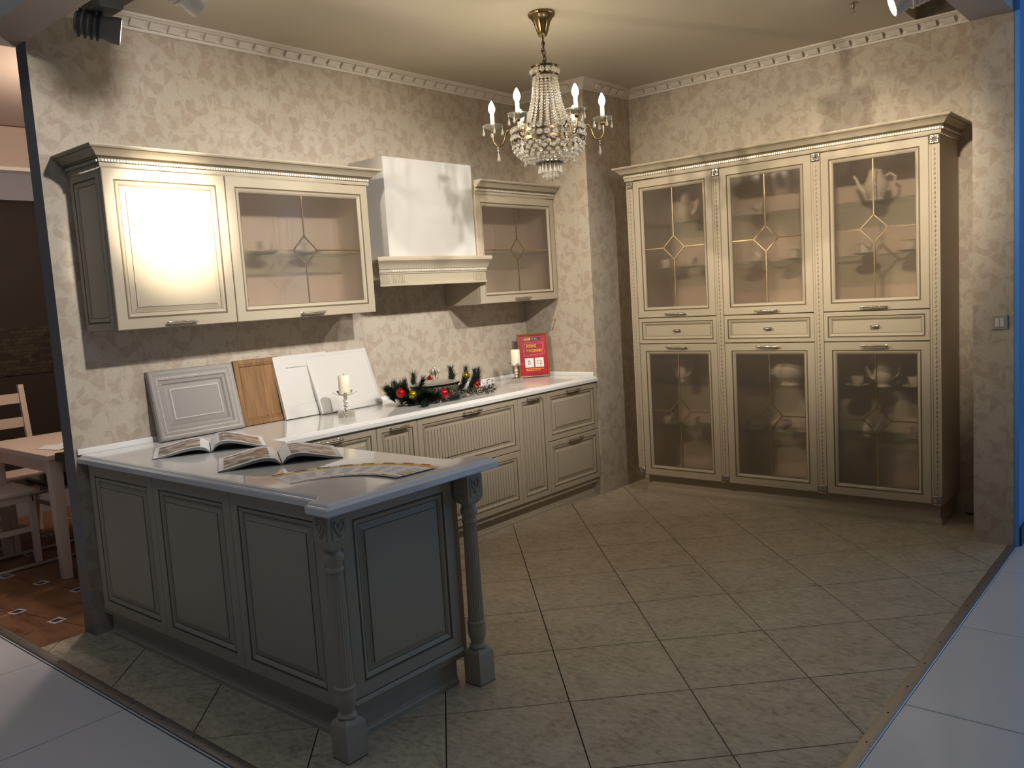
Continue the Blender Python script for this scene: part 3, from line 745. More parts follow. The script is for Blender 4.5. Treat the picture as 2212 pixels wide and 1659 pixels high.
# ------------------------------------------------------------------ chandelier
CX, CY = -1.32, -1.31
ch = thing('chandelier', 'lit crystal chandelier with six candle arms and bead strands', 'chandelier', (CX, CY, 2.93))
C3 = (CX, CY, 0)
MB().lathe([(.070, 2.9295), (.072, 2.922), (.068, 2.912), (.056, 2.902), (.046, 2.885), (.038, 2.86), (.030, 2.835), (.022, 2.815), (.012, 2.808), (.006, 2.806)], C3, 32, 0, None, .06, 1).build('canopy', 'brass', ch, 40)
MB().lathe([(.005, 2.806), (.005, 2.785), (.010, 2.784), (.010, 2.768), (.005, 2.765)], C3, 10).build('stem', 'brass_dark', ch, 40)
for i in range(5):
    z = 2.752-.026*i; a = i*PI/2+.4; pts = []
    for k in range(13):
        t_ = 2*PI*k/12; x = .009*math.cos(t_); pts.append((CX+x*math.cos(a), CY+x*math.sin(a), z+.018*math.sin(t_)))
    MB().tube(pts, .0028, 6, 0, None, False).build('chain_link', 'brass_dark', ch, 60)
MB().tube([(CX+.012*math.cos(t_*1.3), CY+.012*math.sin(t_*1.3), 2.77-.14*t_/8) for t_ in range(9)], .0025, 6).build('cable', 'brass_dark', ch, 60)
def ringmesh(r, z, rad, h=1.6): return [(r-rad, z-rad*h), (r+rad, z-rad*h), (r+rad, z+rad*h), (r-rad, z+rad*h), (r-rad, z-rad*h)]
fr_ = MB()
for r, z, rd in ((.068, 2.655, .003), (.066, 2.612, .003), (.186, 2.318, .004), (.190, 2.278, .005), (.062, 2.163, .004)): fr_.lathe(ringmesh(r, z, rd), C3, 40, 0, None, 0, 0, False)
fr_.lathe([(.004, 2.66), (.004, 2.165)], C3, 8)
for k in range(6):
    a = k*PI/3
    for r, z in ((.068, 2.655), (.188, 2.298), (.062, 2.163)): fr_.tube([(CX, CY, z), (CX+r*math.cos(a), CY+r*math.sin(a), z)], .0022, 6)
fr_.build('frame', 'brass_dark', ch, 50)
def beads(name, items, parent):
    mb = MB()
    for p, r, sz in items: mb.ball(p, r, sz, 6, 4)
    return mb.build(name, 'crystal', parent)
for nm, r, z, n, rr in (('crown_crystals', .068, 2.634, 14, .0145), ('upper_ring_crystals', .188, 2.335, 30, .0155), ('ring_crystals', .188, 2.298, 30, .0165)):
    beads(nm, [((CX+r*math.cos(2*PI*i/n), CY+r*math.sin(2*PI*i/n), z), rr, 1.1) for i in range(n)], ch)
for i in range(18):
    a = 2*PI*i/18; it = []
    for k in range(19):
        t_ = k/18.0; r = .060+.062*t_+.012*math.sin(PI*t_)*-1; z = 2.606-.262*t_
        it.append(((CX+r*math.cos(a), CY+r*math.sin(a), z), .0076+.0014*t_, .85))
    beads('bead_strand', it, ch)
for i in range(24):
    a = 2*PI*i/24; it = []
    for k in range(9):
        t_ = k/8.0; th = t_*PI*.46; r = .186*math.cos(th)+.012*t_; z = 2.272-.112*math.sin(th)/math.sin(PI*.46)
        it.append(((CX+r*math.cos(a+.13*(k % 2)), CY+r*math.sin(a+.13*(k % 2)), z), .0128-.004*t_, 1))
    beads('basket_strand', it, ch)
def drop(mb, p, l_, r): mb.lathe([(0.0005, 0), (r*.25, -l_*.12), (r*.7, -l_*.55), (r, -l_*.78), (r*.7, -l_*.93), (.0005, -l_)], p, 6)
for n, r, z, l_ in ((16, .058, 2.152, .045), (10, .036, 2.145, .062), (5, .016, 2.135, .062)):
    for i in range(n):
        a = 2*PI*i/n+n; mb = MB(); mb.ball((CX+r*math.cos(a), CY+r*math.sin(a), z+.003), .005, 1, 6, 4); drop(mb, (CX+r*math.cos(a), CY+r*math.sin(a), z), l_, .0085)
        mb.build('crystal_drop', 'crystal', ch)
AZ = math.atan2(CAM.y-CY, CAM.x-CX)
for k in range(6):
    a = AZ+math.radians(30+60*k); ca, sa = math.cos(a), math.sin(a)
    P = lambda r, z: (CX+r*ca, CY+r*sa, z)
    pts = []
    ctl = [(.170, 2.300), (.185, 2.335), (.205, 2.348), (.222, 2.332), (.232, 2.300), (.245, 2.276), (.263, 2.268), (.281, 2.278), (.290, 2.305), (.290, 2.345)]
    for i in range(len(ctl)-1):
        for q in range(3):
            t_ = q/3; p0_, p1_, p2_, p3_ = [Vector(ctl[max(0, min(len(ctl)-1, i+m_))]) for m_ in (-1, 0, 1, 2)]
            v = .5*((2*p1_)+(p2_-p0_)*t_+(2*p0_-5*p1_+4*p2_-p3_)*t_*t_+(3*p1_-p0_-3*p2_+p3_)*t_**3); pts.append(P(v.x, v.y))
    pts.append(P(*ctl[-1]))
    arm = MB().tube(pts, .0048, 8); arm.lathe([(.006, 2.338), (.013, 2.347), (.013, 2.352), (.005, 2.354)], P(.29, 0), 12)
    arm = arm.build('arm', 'brass', ch, 50); arm['label'] = 'curved antique brass arm'
    MB().lathe([(.010, .0), (.020, .002), (.042, .012), (.053, .024), (.056, .026), (.050, .022), (.038, .016), (.016, .007), (.010, .006)], P(.29, 2.354), 20, 0, None, .05, 1, False).build('drip_dish', 'bobeche_glass', arm, 30)
    MB().lathe([(.0105, 0), (.0115, .002), (.0105, .004), (.0105, .075), (.006, .077)], P(.29, 2.360), 14).build('candle_sleeve', 'candle_wax', arm, 40)
    MB().lathe([(.006, 0), (.010, .003), (.0165, .018), (.0175, .028), (.014, .044), (.007, .058), (.002, .066), (.0003, .068)], P(.29, 2.437), 16).build('bulb', 'bulb_glow', arm, 60)
    for q in range(4):
        it = MB()
        b_ = 2*PI*q/4+k; x, y, z = CX+.29*ca+.050*math.cos(b_), CY+.29*sa+.050*math.sin(b_), 2.372
        it.ball((x, y, z), .005, 1, 6, 4); drop(it, (x, y, z-.005), .042, .0075); it.build('crystal_pendant', 'crystal', arm)
    it = MB(); x, y, z = P(.268, 2.262); it.ball((x, y, z), .006, 1, 6, 4); it.ball((x, y, z-.014), .006, 1, 6, 4); drop(it, (x, y, z-.02), .055, .0085)
    it.build('crystal_pendant', 'crystal', arm)

# ------------------------------------------------------------------ track spotlights
def fixture(p, a, label, white=False, fins=False):
    p = Vector(p); ax = (Vector(a)-p).normalized()
    r = thing('track_spotlight', label, 'spotlight', tuple(p), 'track spotlights'); r_off = OFF[r]
    e1 = ax.cross(Vector((0, 0, 1))).normalized(); e2 = ax.cross(e1)
    def T(x, y, z): q = p+e1*x+e2*y+ax*z; return (q.x, q.y, q.z)
    body = 'fixture_white' if white else 'fixture_grey'
    hd_ = MB().lathe([(.030, -.115), (.044, -.110), (.046, -.100), (.046, .0), (.052, .02), (.056, .045), (.056, .062), (.050, .064), (.046, .05), (.0, .048)], (0, 0, 0), 24, 0, T, 0, 0, False).build('head', body, r, 40)
    for i in range(4): MB().lathe([(.0455, 0), (.058, .001), (.058, .011), (.0455, .012)], (0, 0, -.100+.024*i), 24, 0, T, 0, 0, False).build('cooling_fin', body if not fins else 'fixture_dark', hd_, 40)
    MB().lathe([(.0005, .053), (.044, .053)], (0, 0, 0), 20, 0, T, 0, 0, False).build('lamp', 'lamp_glow', hd_)
    # arm up to the track box
    zt = 3.299; top = p.z+.062
    MB().tube([T(0, 0, -.03), (p.x, p.y, p.z+.05), (p.x, p.y, top)], .008, 8).build('bracket', body, r, 40)
    MB().box(p.x-.05, p.x+.05, p.y-.085, p.y+.085, top, top+.06, bev=.004).build('gear_box', body, r)
    MB().tube([(p.x, p.y, top+.05), (p.x, p.y, zt)], .006, 8).build('drop_rod', body, r, 40)
LAB = ['grey track spotlight over the front of the peninsula aimed at the solid wall cabinet', 'grey track spotlight over the right opening aimed at the back wall', 'grey track spotlight over the right opening aimed at the hood',
       'white track spotlight with glowing lamp at the top right, near the display cabinets', 'grey ribbed track spotlight at the top left corner of the wall', 'white track spotlight at the top edge right of the ribbed grey one', 'grey track spotlight over the peninsula end aimed at the wall left of the cabinets', 'grey track spotlight over the right opening aimed along it at the display cabinets']
for i, (p, a, e_, s_, b_) in enumerate(LAMPS): fixture(p, a, LAB[i], i in (3, 5), i == 4)
sp = thing('sprinkler', 'small metal fire sprinkler on the ceiling near the display cabinets', 'sprinkler', (-.10, -2.49, 2.93))
MB().lathe([(.022, 2.9295), (.022, 2.926), (.008, 2.922), (.008, 2.905), (.003, 2.90)], (-.10, -2.49, 0), 16).build('escutcheon', 'old_silver', sp, 40)
MB().lathe([(.003, 2.90), (.003, 2.885), (.014, 2.884), (.014, 2.882), (.0005, 2.882)], (-.10, -2.49, 0), 12).build('deflector', 'old_silver', sp, 40)

# ------------------------------------------------------------------ light switch on the pier
sw = thing('light_switch', 'double rocker light switch in a metallic frame on the right pier', 'switch', (.012, -3.166, 1.186))
Ts = TB(.0118)
MB().loft([rect(3.129, 3.203, 1.149, 1.223, i, d) for i, d in ((0, 0), (0, .006), (.003, .009), (.012, .009), (.013, .007))], 0, True, True, True, Ts).build('frame', 'switch_silver', sw)
for u0, u1 in ((3.1435, 3.1655), (3.1665, 3.1885)): MB().loft([rect(u0, u1, 1.1635, 1.2085, i, d) for i, d in ((0, .006), (0, .010), (.002, .012))], 0, True, True, True, Ts).build('rocker', 'plastic_white', sw)

# ------------------------------------------------------------------ sample doors leaning on the back wall
def sample(name, label, x0, x1, h, foot, build, lean=None, rz=0):
    top = -.022
    ang = math.asin(max(-.9, min(.9, (abs(foot)-abs(top))/h)))
    r = thing(name, label, 'sample door', ((x0+x1)/2, foot, .8706+.019*math.sin(ang)), 'sample doors on the worktop', (-ang, 0, rz), local=True)
    build(r, (x1-x0)/2, h); return r
Tl = lambda u, d, z: (u, -d, z)
def b_grey(r, hw, h):
    pr = [(0, -.018, 0), (0, .006, 0), (.006, .012, 0), (.016, .013, 0), (.022, .006, 1), (.026, .004, 0), (.050, .004, 0), (.054, -.002, 0), (.068, -.003, 0), (.074, -.010, 0)]
    g = ['sample_grey', 'sample_grey_patina']
    d = MB().loft([rect(-hw, hw, 0, h, i, q) for i, q, _ in pr]+[rect(-hw, hw, 0, h, .074, -.018), rect(-hw, hw, 0, h, 0, -.018)], 0, True, False, False, Tl, [m_ for _, _, m_ in pr[1:]]+[0, 0]).build('frame', g, r)
    pr = [(.0745, -.016, 0), (.0745, -.011, 0), (.094, -.008, 0), (.099, .002, 1), (.104, .004, 1), (.107, .003, 0)]
    MB().loft([rect(-hw, hw, 0, h, i, q) for i, q, _ in pr], 0, True, True, True, Tl, [m_ for _, _, m_ in pr[1:]]).build('panel', g, r)
    rp = MB()
    for (a, b) in (((-hw+.040, .040), (hw-.040, .040)), ((hw-.040, .040), (hw-.040, h-.040)), ((hw-.040, h-.040), (-hw+.040, h-.040)), ((-hw+.040, h-.040), (-hw+.040, .040))):
        a = Vector(a); b = Vector(b); n = int((b-a).length/.011)
        for i in range(n):
            c = a+(b-a)*((i+.5)/n); t = (b-a).normalized(); ang = math.atan2(t.y, t.x)+.6
            rp.ball((0, 0, 0), 1, 1, 6, 4, 0, lambda x, y, z, c=c, ang=ang: Tl(c.x+.0068*x*math.cos(ang)-.0035*z*math.sin(ang), .004+.003*y, c.y+.0068*x*math.sin(ang)+.0035*z*math.cos(ang)))
    o = rp.build('rope_moulding', 'sample_grey_patina', d); o['kind'] = 'stuff'
sample('sample_door', 'grey framed sample door with rope moulding, leftmost of the leaning samples', -2.988, -2.522, .352, -.098, b_grey)
def b_oak(r, hw, h):
    pr = [(0, -.018), (0, .0), (.003, .003), (.022, .003), (.024, 0.), (.028, .0), (.030, .002), (.036, -.002), (.038, -.006)]
    MB().loft([rect(-hw, hw, 0, h, i, q) for i, q in pr]+[rect(-hw, hw, 0, h, .038, -.018), rect(-hw, hw, 0, h, 0, -.018)], 0, True, False, False, Tl).build('frame', 'oak', r)
    MB().loft([rect(-hw, hw, 0, h, .0385, q) for q in (-.016, -.007)], 0, True, True, True, Tl).build('panel', 'oak', r)
sample('sample_door', 'brown oak sample door leaning between the grey and white samples', -2.512, -2.226, .355, -.078, b_oak)
def b_shaker(r, hw, h):
    MB().loft([rect(-hw, hw, 0, h, i, q) for i, q in ((0, -.018), (0, .002), (.004, .004), (.070, .004), (.071, -.003), (.071, -.018), (0, -.018))], 0, True, False, False, Tl).build('frame', 'sample_white', r)
    MB().loft([rect(-hw, hw, 0, h, .0715, q) for q in (-.016, -.003)], 0, True, True, True, Tl).build('panel', 'sample_white', r)
sample('sample_door', 'white shaker sample door next to the oak one', -2.268, -1.900, .358, -.112, b_shaker)
def b_plain(r, hw, h):
    MB().loft([rect(-hw, hw, 0, h, i, q) for i, q in ((0, -.018), (0, .0), (.006, .004), (.020, .006), (.0205, .0045), (.022, .0045))], 0, True, True, True, Tl).build('panel', 'sample_white', r)
sample('sample_door', 'plain white sample door, rightmost of the leaning samples', -2.052, -1.602, .362, -.150, b_plain)

# ------------------------------------------------------------------ candle holders and candles
def candle_holder(loc, label):
    r = thing('candle_holder', label, 'candle holder', loc, local=True)
    b = MB().lathe([(0, 0), (.040, 0), (.042, .004), (.042, .030), (.038, .034), (0, .034)], n=20, caps=False).build('base', 'crystal', r)
    st = MB()
    for i in range(20):
        for q in range(3): st.ball((.041*math.cos(2*PI*i/20+q*.15), .041*math.sin(2*PI*i/20+q*.15), .006+.011*q), .006, 1, 6, 4)
    st.build('base_crystals', 'silver', b)
    s_ = MB()
    for i, (z, q) in enumerate(((.046, .012), (.066, .014), (.088, .015), (.109, .012))): s_.ball((0, 0, z), q, .95, 8, 5)
    s_.lathe([(.004, .03), (.004, .125)], n=8); s_.build('stem', 'silver', r)
    MB().lathe([(.006, .116), (.022, .119), (.040, .124), (.036, .127), (.0, .124)], n=20, caps=False).build('pan', 'silver', r, 50)
    for k in range(5):
        a = 2*PI*k/5+.3
        MB().loft([[(rr*math.cos(a)-w_*math.sin(a), rr*math.sin(a)+w_*math.cos(a), z), (rr*math.cos(a)+w_*math.sin(a), rr*math.sin(a)-w_*math.cos(a), z), (rr*math.cos(a), rr*math.sin(a), z-.003)] for rr, w_, z in ((.030, .010, .124), (.048, .013, .130), (.062, .009, .138), (.072, .002, .143))]).build('petal', 'silver', r, 60)
    return r
def candle(loc, label, h):
    r = thing('candle', label, 'candle', loc, local=True)
    MB().lathe([(0, 0), (.031, 0), (.032, .002), (.032, h-.004), (.029, h), (.024, h-.001), (.0, h-.004)], n=28, caps=False).build('wax', 'candle_wax', r, 40)
    MB().tube([(0, 0, h-.004), (.001, 0, h+.006), (.003, 0, h+.010)], .0012, 6).build('wick', 'fixture_dark', r)
candle_holder((-2.045, -.355, .8702), 'crystal and silver candle holder in front of the plain white sample')
candle((-2.045, -.355, .9975), 'cream pillar candle in front of the plain white sample', .105)
candle_holder((-.480, -.280, .8702), 'crystal and silver candle holder beside the red framed sign')
candle((-.480, -.280, .9975), 'cream pillar candle beside the red framed sign', .105)

# ------------------------------------------------------------------ serving dish with lid
DX, DY = -1.33, -.335; AS = .165; BS = .105
def oval(mb, prof, mi=0, n=36, ph=0): mb.loft([[(DX+AS*r*math.cos(2*PI*i/n), DY+BS*r*math.sin(2*PI*i/n), z) for i in range(n)] for r, z in prof], mi, True, True, True)
ds = thing('serving_dish', 'oval mirrored silver serving dish with lid inside the fir wreath', 'dish', (DX, DY, .8705))
m_ = MB(); oval(m_, [(.82, .8708), (.86, .875), (.95, .905), (1.0, .945), (1.02, .955)]); m_.build('bowl', 'silver', ds, 40)
m_ = MB()
for r_ in range(5):
    for i in range(44):
        a = 2*PI*(i+.5*(r_ % 2))/44; k = .87+.13*(r_/4); m_.ball((DX+AS*(k+.015)*math.cos(a), DY+BS*(k+.02)*math.sin(a), .882+.0155*r_), .0085, 1, 6, 4)
o = m_.build('crystal_band', 'old_silver', ds); o['kind'] = 'stuff'
m_ = MB(); oval(m_, [(1.06, .957), (1.10, .960), (1.10, .968), (1.04, .972), (.8, .981), (.4, .990), (.08, .993)]); li = m_.build('lid', 'silver', ds, 50)
m_ = MB(); oval(m_, [(1.03, .9555), (1.108, .9575), (1.112, .9655), (1.104, .9695), (1.0, .9655)]); m_.build('rim', 'dark_reflection', li, 50)  # dark band painted in for the reflection along the lid edge
m_ = MB()
for k in range(7):
    a = 2*PI*k/7; m_.tube([(DX+.006*math.cos(a), DY+.006*math.sin(a), .992), (DX+.016*math.cos(a), DY+.016*math.sin(a), 1.010), (DX+.030*math.cos(a), DY+.030*math.sin(a), 1.034), (DX+.018*math.cos(a), DY+.018*math.sin(a), 1.058)], .004, 6); m_.ball((DX+.026*math.cos(a), DY+.026*math.sin(a), 1.046), .0075, 1, 6, 4)
m_.ball((DX, DY, 1.064), .011, 1, 8, 5); m_.build('finial', 'silver', li, 60)

# ------------------------------------------------------------------ fir wreath, baubles, tinsel
wr = thing('fir_wreath', 'dark green fir wreath with red and gold baubles round the silver dish', 'wreath', (DX, DY, .8705))
rnd = random.Random(3)
def branch(p, d, ln, dens=60, up=.3):
    dens = int(dens*1.9); ln *= .9
    p = Vector(p); d = Vector(d).normalized(); mb = MB()
    pts = [p+d*ln*t_+Vector((0, 0, up*ln*t_*t_)) for t_ in (0, .25, .5, .75, 1)]
    mb.tube(pts, [.004, .0035, .003, .0025, .0015], 5, 1)
    for i in range(dens):
        t_ = rnd.uniform(.05, 1.0); b = p+d*ln*t_+Vector((0, 0, up*ln*t_*t_)); q = Vector((rnd.gauss(0, 1), rnd.gauss(0, 1), rnd.gauss(0, 1))); q = (q-d*q.dot(d)).normalized()
        tip = b+(q*.75+d*.9)*rnd.uniform(.024, .046); s_ = d.cross(q).normalized()*.0024
        if tip.z < .872: tip.z = .872
        mb.add([tuple(b+s_), tuple(b-s_), tuple(tip), tuple(b+q*.0016)], [(0, 1, 2), (0, 2, 3), (1, 3, 2)], 0)
    return mb.build('branch', ['needle_green', 'stem_brown'], wr, fix=False)
def rim(a, k=1.0): return (DX+(AS+.06)*k*math.cos(a), DY+(BS+.055)*k*math.sin(a))
for i in range(30):
    a = 2*PI*i/30; x, y = rim(a); z = .905+rnd.uniform(-.01, .02)
    front = -1.75 < (a-2*PI if a > PI else a) < -.25
    t = Vector((-math.sin(a)*(AS+.06), math.cos(a)*(BS+.055), 0)).normalized(); out = Vector((math.cos(a), math.sin(a), 0))
    if front: continue
    branch((x, y, z-.015), t*(1 if i % 2 else -1)+out*rnd.uniform(-.2, .5)+Vector((0, 0, rnd.uniform(-.1, .25))), rnd.uniform(.07, .10), 85, .1)
for i, (x, z, l_, dy) in enumerate([(-1.60, .90, .12, -.04), (-1.62, .89, .10, .05), (-1.55, .93, .085, .02), (-1.50, .93, .09, -.02), (-1.66, .88, .08, -.06), (-1.40, .95, .07, .12), (-1.08, .93, .11, .0), (-1.04, .91, .10, -.05), (-1.12, .95, .09, .06), (-.98, .90, .11, -.02), (-1.18, .95, .06, .13)]):
    branch((x, DY+dy, z), (rnd.uniform(-.5, .5)+(-.5 if x < -1.5 else (.6 if x > -1.1 else 0)), rnd.uniform(-.5, .4), rnd.uniform(.5, 1.2)), l_, 110, .2)
for x, dy, l_ in ((-1.60, -.10, .10), (-1.56, -.14, .11), (-1.50, -.15, .12), (-1.64, -.05, .12), (-1.54, -.12, .10), (-1.58, -.02, .10)):
    branch((x, DY+dy, .885), (rnd.uniform(-1, .6), rnd.uniform(-.8, .1), rnd.uniform(.0, .35)), l_, 150, .1)
for k in range(24):
    a = rnd.uniform(2.4, 4.0); x, y = rim(a, rnd.uniform(1.0, 1.3)); z = rnd.uniform(.885, .925)
    branch((x, y, z), (math.cos(a)*rnd.uniform(.1, 1.0), math.sin(a)*rnd.uniform(.1, 1.0)-.2, rnd.uniform(.2, 1.0)), rnd.uniform(.05, .085), 95, .15)
for k in range(9):
    a = rnd.uniform(-.7, .6); x, y = rim(a, rnd.uniform(.98, 1.2)); z = rnd.uniform(.885, .93)
    branch((x, y, z), (math.cos(a)*rnd.uniform(.1, 1.0), math.sin(a)*.5, rnd.uniform(.4, 1.0)), rnd.uniform(.05, .09), 95, .15)
for x, y, z, r_, m_n in ((-1.675, -.40, .955, .028, 'bauble_red'), (-1.625, -.445, .940, .027, 'bauble_gold'), (-1.43, -.505, .925, .030, 'bauble_red'), (-1.235, -.205, .985, .026, 'bauble_red'), (-1.06, -.345, .985, .026, 'bauble_gold'), (-1.08, -.45, .935, .028, 'bauble_red')):
    b = MB().ball((x, y, z), r_, 1, 20, 12).build('bauble', m_n, wr, 60); b['label'] = 'shiny %s bauble' % ('red' if 'red' in m_n else 'gold')
    MB().lathe([(.006, 0), (.006, .008), (.002, .009)], (x, y, z+r_-.002), 8).build('cap', 'brass', b)
tn = MB()
for i in range(2200):
    s_ = rnd.random(); x = -1.52+.56*s_; y = DY-.125-.018*math.sin(s_*9)+rnd.gauss(0, .016)-.02*s_; z = .882+abs(rnd.gauss(0, .020))*(.6+.6*s_)
    v = Vector((rnd.gauss(0, 1), rnd.gauss(0, 1), rnd.gauss(0, .8))).normalized()*rnd.uniform(.012, .024); q = Vector((rnd.gauss(0, 1), rnd.gauss(0, 1), rnd.gauss(0, 1))).normalized()*.0022
    c = Vector((x, y, z)); e1 = c+v
    if e1.z < .8715: e1.z = .8715
    tn.add([tuple(c+q), tuple(c-q), tuple(e1-q), tuple(e1+q)], [(0, 1, 2, 3)], i % 3 == 0 and 1 or 0)
tt = tag(tn.build('tinsel', ['tinsel_silver', 'tinsel_shade'], fix=False), 'silver tinsel garland along the front of the serving dish', 'tinsel'); tt['kind'] = 'stuff'

# ------------------------------------------------------------------ red framed sign
SW, SH = .225, .318
sg = thing('framed_sign', 'red offer sign in a brown wooden frame leaning at the column corner', 'sign', (-.165, -.190, .8735), None, (-.14, 0, math.radians(-44)), local=True)
MB().loft([rect(-SW/2, SW/2, 0, SH, i, q) for i, q in ((0, -.012), (0, .002), (.003, .005), (.010, .004), (.013, .001), (.0135, -.004), (.0135, -.012), (0, -.012))], 0, True, False, False, Tl).build('frame', 'frame_wood', sg)
ps = MB().loft([rect(-SW/2, SW/2, 0, SH, .0138, q) for q in (-.010, -.004)], 0, True, True, True, Tl).build('poster', 'sign_red', sg)
def flat(name, m, x0, x1, z0, z1, d=-.0032): return MB().box(x0, x1, -.0038, d, z0, z1, 0, lambda u, dd, z: (u, -dd, z)).build(name, m, ps)
def text(s_, x, z, size, m, d=-.0028, sx=1.0, align='LEFT', bold=0):
    cu = bpy.data.curves.new('lettering', 'FONT'); cu.body = s_; cu.size = size; cu.extrude = .0002; cu.align_x = align; cu.offset = bold
    t = bpy.data.objects.new('t', cu); COL.objects.link(t); dg = bpy.context.evaluated_depsgraph_get(); me = bpy.data.meshes.new_from_object(t.evaluated_get(dg)); bpy.data.objects.remove(t)
    me.materials.clear(); me.materials.append(MATS[m])
    me.transform(Matrix(((sx, 0, 0, x), (0, 0, -1, -d), (0, 1, 0, z), (0, 0, 0, 1))))
    o = bpy.data.objects.new('lettering', me); COL.objects.link(o); o.parent = ps; return o
flat('logo_plate', 'sign_yellow', -.060, -.014, .272, .290); flat('logo_plate', 'sign_black', -.014, .058, .272, .290)
text('PRO', -.056, .2755, .0165, 'sign_black', sx=1.0, bold=.0004); text('MOBILI', -.009, .2755, .0165, 'leaflet_text', sx=.95)
text('КУХНЯ', -.047, .218, .030, 'sign_yellow', sx=.72, bold=.0008); text('В РАССРОЧКУ', -.047, .184, .026, 'sign_yellow', sx=.62, bold=.0008)
ln = MB()
def seg(a, b):
    a = Vector(a); b = Vector(b); t = (b-a).normalized(); n = Vector((-t.y, t.x))*.0009; q = [a+n, b+n, b-n, a-n]
    ln.loft([[(p.x, -dd, p.y) for p in q] for dd in (-.0038, -.0031)])
for q in ([(-.074, .243), (.080, .247), (.084, .168), (-.068, .164)], [(-.056, .254), (.077, .257), (.066, .160), (-.068, .155)]):
    for i in range(4): seg(q[i-1], q[i])
ln.build('line_frame', 'sign_pink', ps)
flat('number_card', 'sign_white', -.064, .000, .072, .140); flat('number_card', 'sign_white', .010, .074, .072, .140)
text('0', -.045, .092, .044, 'sign_ink'); text('руб', -.017, .092, .012, 'leaflet_text'); text('первый взнос', -.060, .079, .0085, 'leaflet_tan')
text('12', .020, .092, .044, 'sign_ink', sx=.9); text('месяцев', .026, .079, .0085, 'leaflet_tan')
for z, w_ in ((.058, .128), (.047, .100)):
    x = -.058
    while x < -.058+w_:
        l_ = rnd.uniform(.008, .022); flat('small_print', 'sign_yellow', x, min(x+l_, .072), z, z+.0042); x += l_+.0035
# easel leg behind the frame
MB().box(-.03, .03, .0125, .016, .0, .2).build('easel', 'frame_wood', sg)

# ------------------------------------------------------------------ magazines and leaflets on the peninsula
def magazine(label, loc, rz, hl, hr, seed):
    r = thing('magazine', label, 'magazine', loc, None, (0, 0, rz), local=True); D = .31; W_ = .238
    def prof(s_, hh):
        top = []
        for i in range(13):
            t_ = i/12.0; z = .004+hh*(math.sin(PI*min(1, t_*1.0)**.62))*(1-.55*t_)+.004*(1-t_); top.append((s_*(.002+W_*t_), z))
        return top
    for s_, hh, nm in ((-1, hl, 'left_pages'), (1, hr, 'right_pages')):
        tp = prof(s_, hh); th = .008
        mb = MB(); rings = []
        k = len(tp)
        for y in (0, D): rings.append([(x, y, z) for x, z in tp]+[(x, y, max(.0012, z-th-.006*(1-abs(x)/W_))) for x, z in reversed(tp)])
        n2 = 2*k; v = rings[0]+rings[1]; f = []; mm = []
        for i in range(n2):
            j = (i+1) % n2; f.append((i, j, n2+j, n2+i)); mm.append(0 if i < k-1 else 1)
        f += [tuple(range(n2)), tuple(range(n2, 2*n2))]; mm += [1, 1]
        pg = mb.add(v, f, mm).build(nm, ['paper', 'paper_edge'], r, 45)
        pm = MB(); a0, a1 = (2, 11); vv = []
        for y in (.022, D-.03): vv += [(x, y, z+.0006) for x, z in tp[a0:a1+1]]
        q = a1-a0+1; pm.add(vv, [(i, i+1, q+i+1, q+i) for i in range(q-1)]).build('photo_print', 'print_a' if (s_ > 0) == (seed > 0) else 'print_b', pg, 45)
    MB().box(-W_-.004, W_+.004, -.002, D+.002, 0.0, .0012).build('cover', 'paper_edge', r)
magazine('open magazine with high arched pages, nearer the grey sample door', (-3.035, -.640, .8706), math.radians(-29), .032, .050, 1)
magazine('open magazine lying beside the fan of leaflets', (-3.062, -1.215, .8706), math.radians(-31), .034, .040, -1)
ORD = ['first', 'second', 'third', 'fourth', 'fifth', 'sixth', 'seventh', 'eighth']
for k in range(8):
    a = math.radians(76-11.2*k)
    r = thing('leaflet', 'white offer leaflet with coloured band, %s in the fan counting from the magazine' % ORD[k], 'leaflet', (-3.27, -1.80, 0.8704+.0008*k), 'fan of leaflets', (0, 0, a), local=True)
    MB().box(.235, .448, -.050, .050, 0, .0007).build('sheet', 'paper', r)
    pr_ = MB(); z0, z1 = .0007, .0010
    pr_.box(.405, .430, -.048, .046, z0, z1, 0); pr_.box(.432, .446, -.005, .046, z0, z1, 1); pr_.box(.276, .284, -.044, -.002, z0, z1, 2); pr_.box(.238, .252, -.048, .048, z0, z1, 3)
    for q in range(5): pr_.box(.295+.018*q, .304+.018*q, -.042, .028-.006*(q % 3), z0, z1, 4)
    if k == 7: pr_.box(.30, .312, -.045, -.01, z1, z1+.0003, 0); pr_.box(.325, .337, -.045, -.01, z1, z1+.0003, 0)
    pr_.build('print', ['leaflet_yellow', 'leaflet_dark' if k < 6 else 'leaflet_red', 'leaflet_red', 'leaflet_tan', 'leaflet_text'], r)

# ------------------------------------------------------------------ neighbouring room
sbox('wall_neighbour', 'wall_brown', -5.2, .75, 3.1, 3.2, 0, 2.43)
sbox('trim_mosaic', 'mosaic', -5.2, .75, 3.09, 3.0995, 1.10, 1.465)
sbox('wall_neighbour_upper', 'wall_grey', -5.2, .75, 3.0, 3.2, 2.4305, 2.66)
sbox('wall_neighbour_soffit', 'wall_beige', -5.2, .75, 2.95, 3.2, 2.6605, 2.97)
sbox('ceiling_neighbour', 'wall_beige', -3.359, .75, .112, 3.2, 2.98, 3.05)
sbox('baseboard_neighbour', 'wall_grey', -5.2, .75, 3.08, 3.0995, 0, .16)
lt = thing('ceiling_lamp', 'white strip fixture under the soffit of the neighbouring room', 'lamp', (-2.4, 2.9, 2.62))
MB().box(-2.75, -2.22, 2.86, 2.999, 2.63, 2.66, bev=.004).build('housing', 'fixture_white', lt)
MB().box(-2.22, -2.12, 2.88, 2.98, 2.60, 2.66, bev=.01).build('end_cap', 'fixture_white', lt)
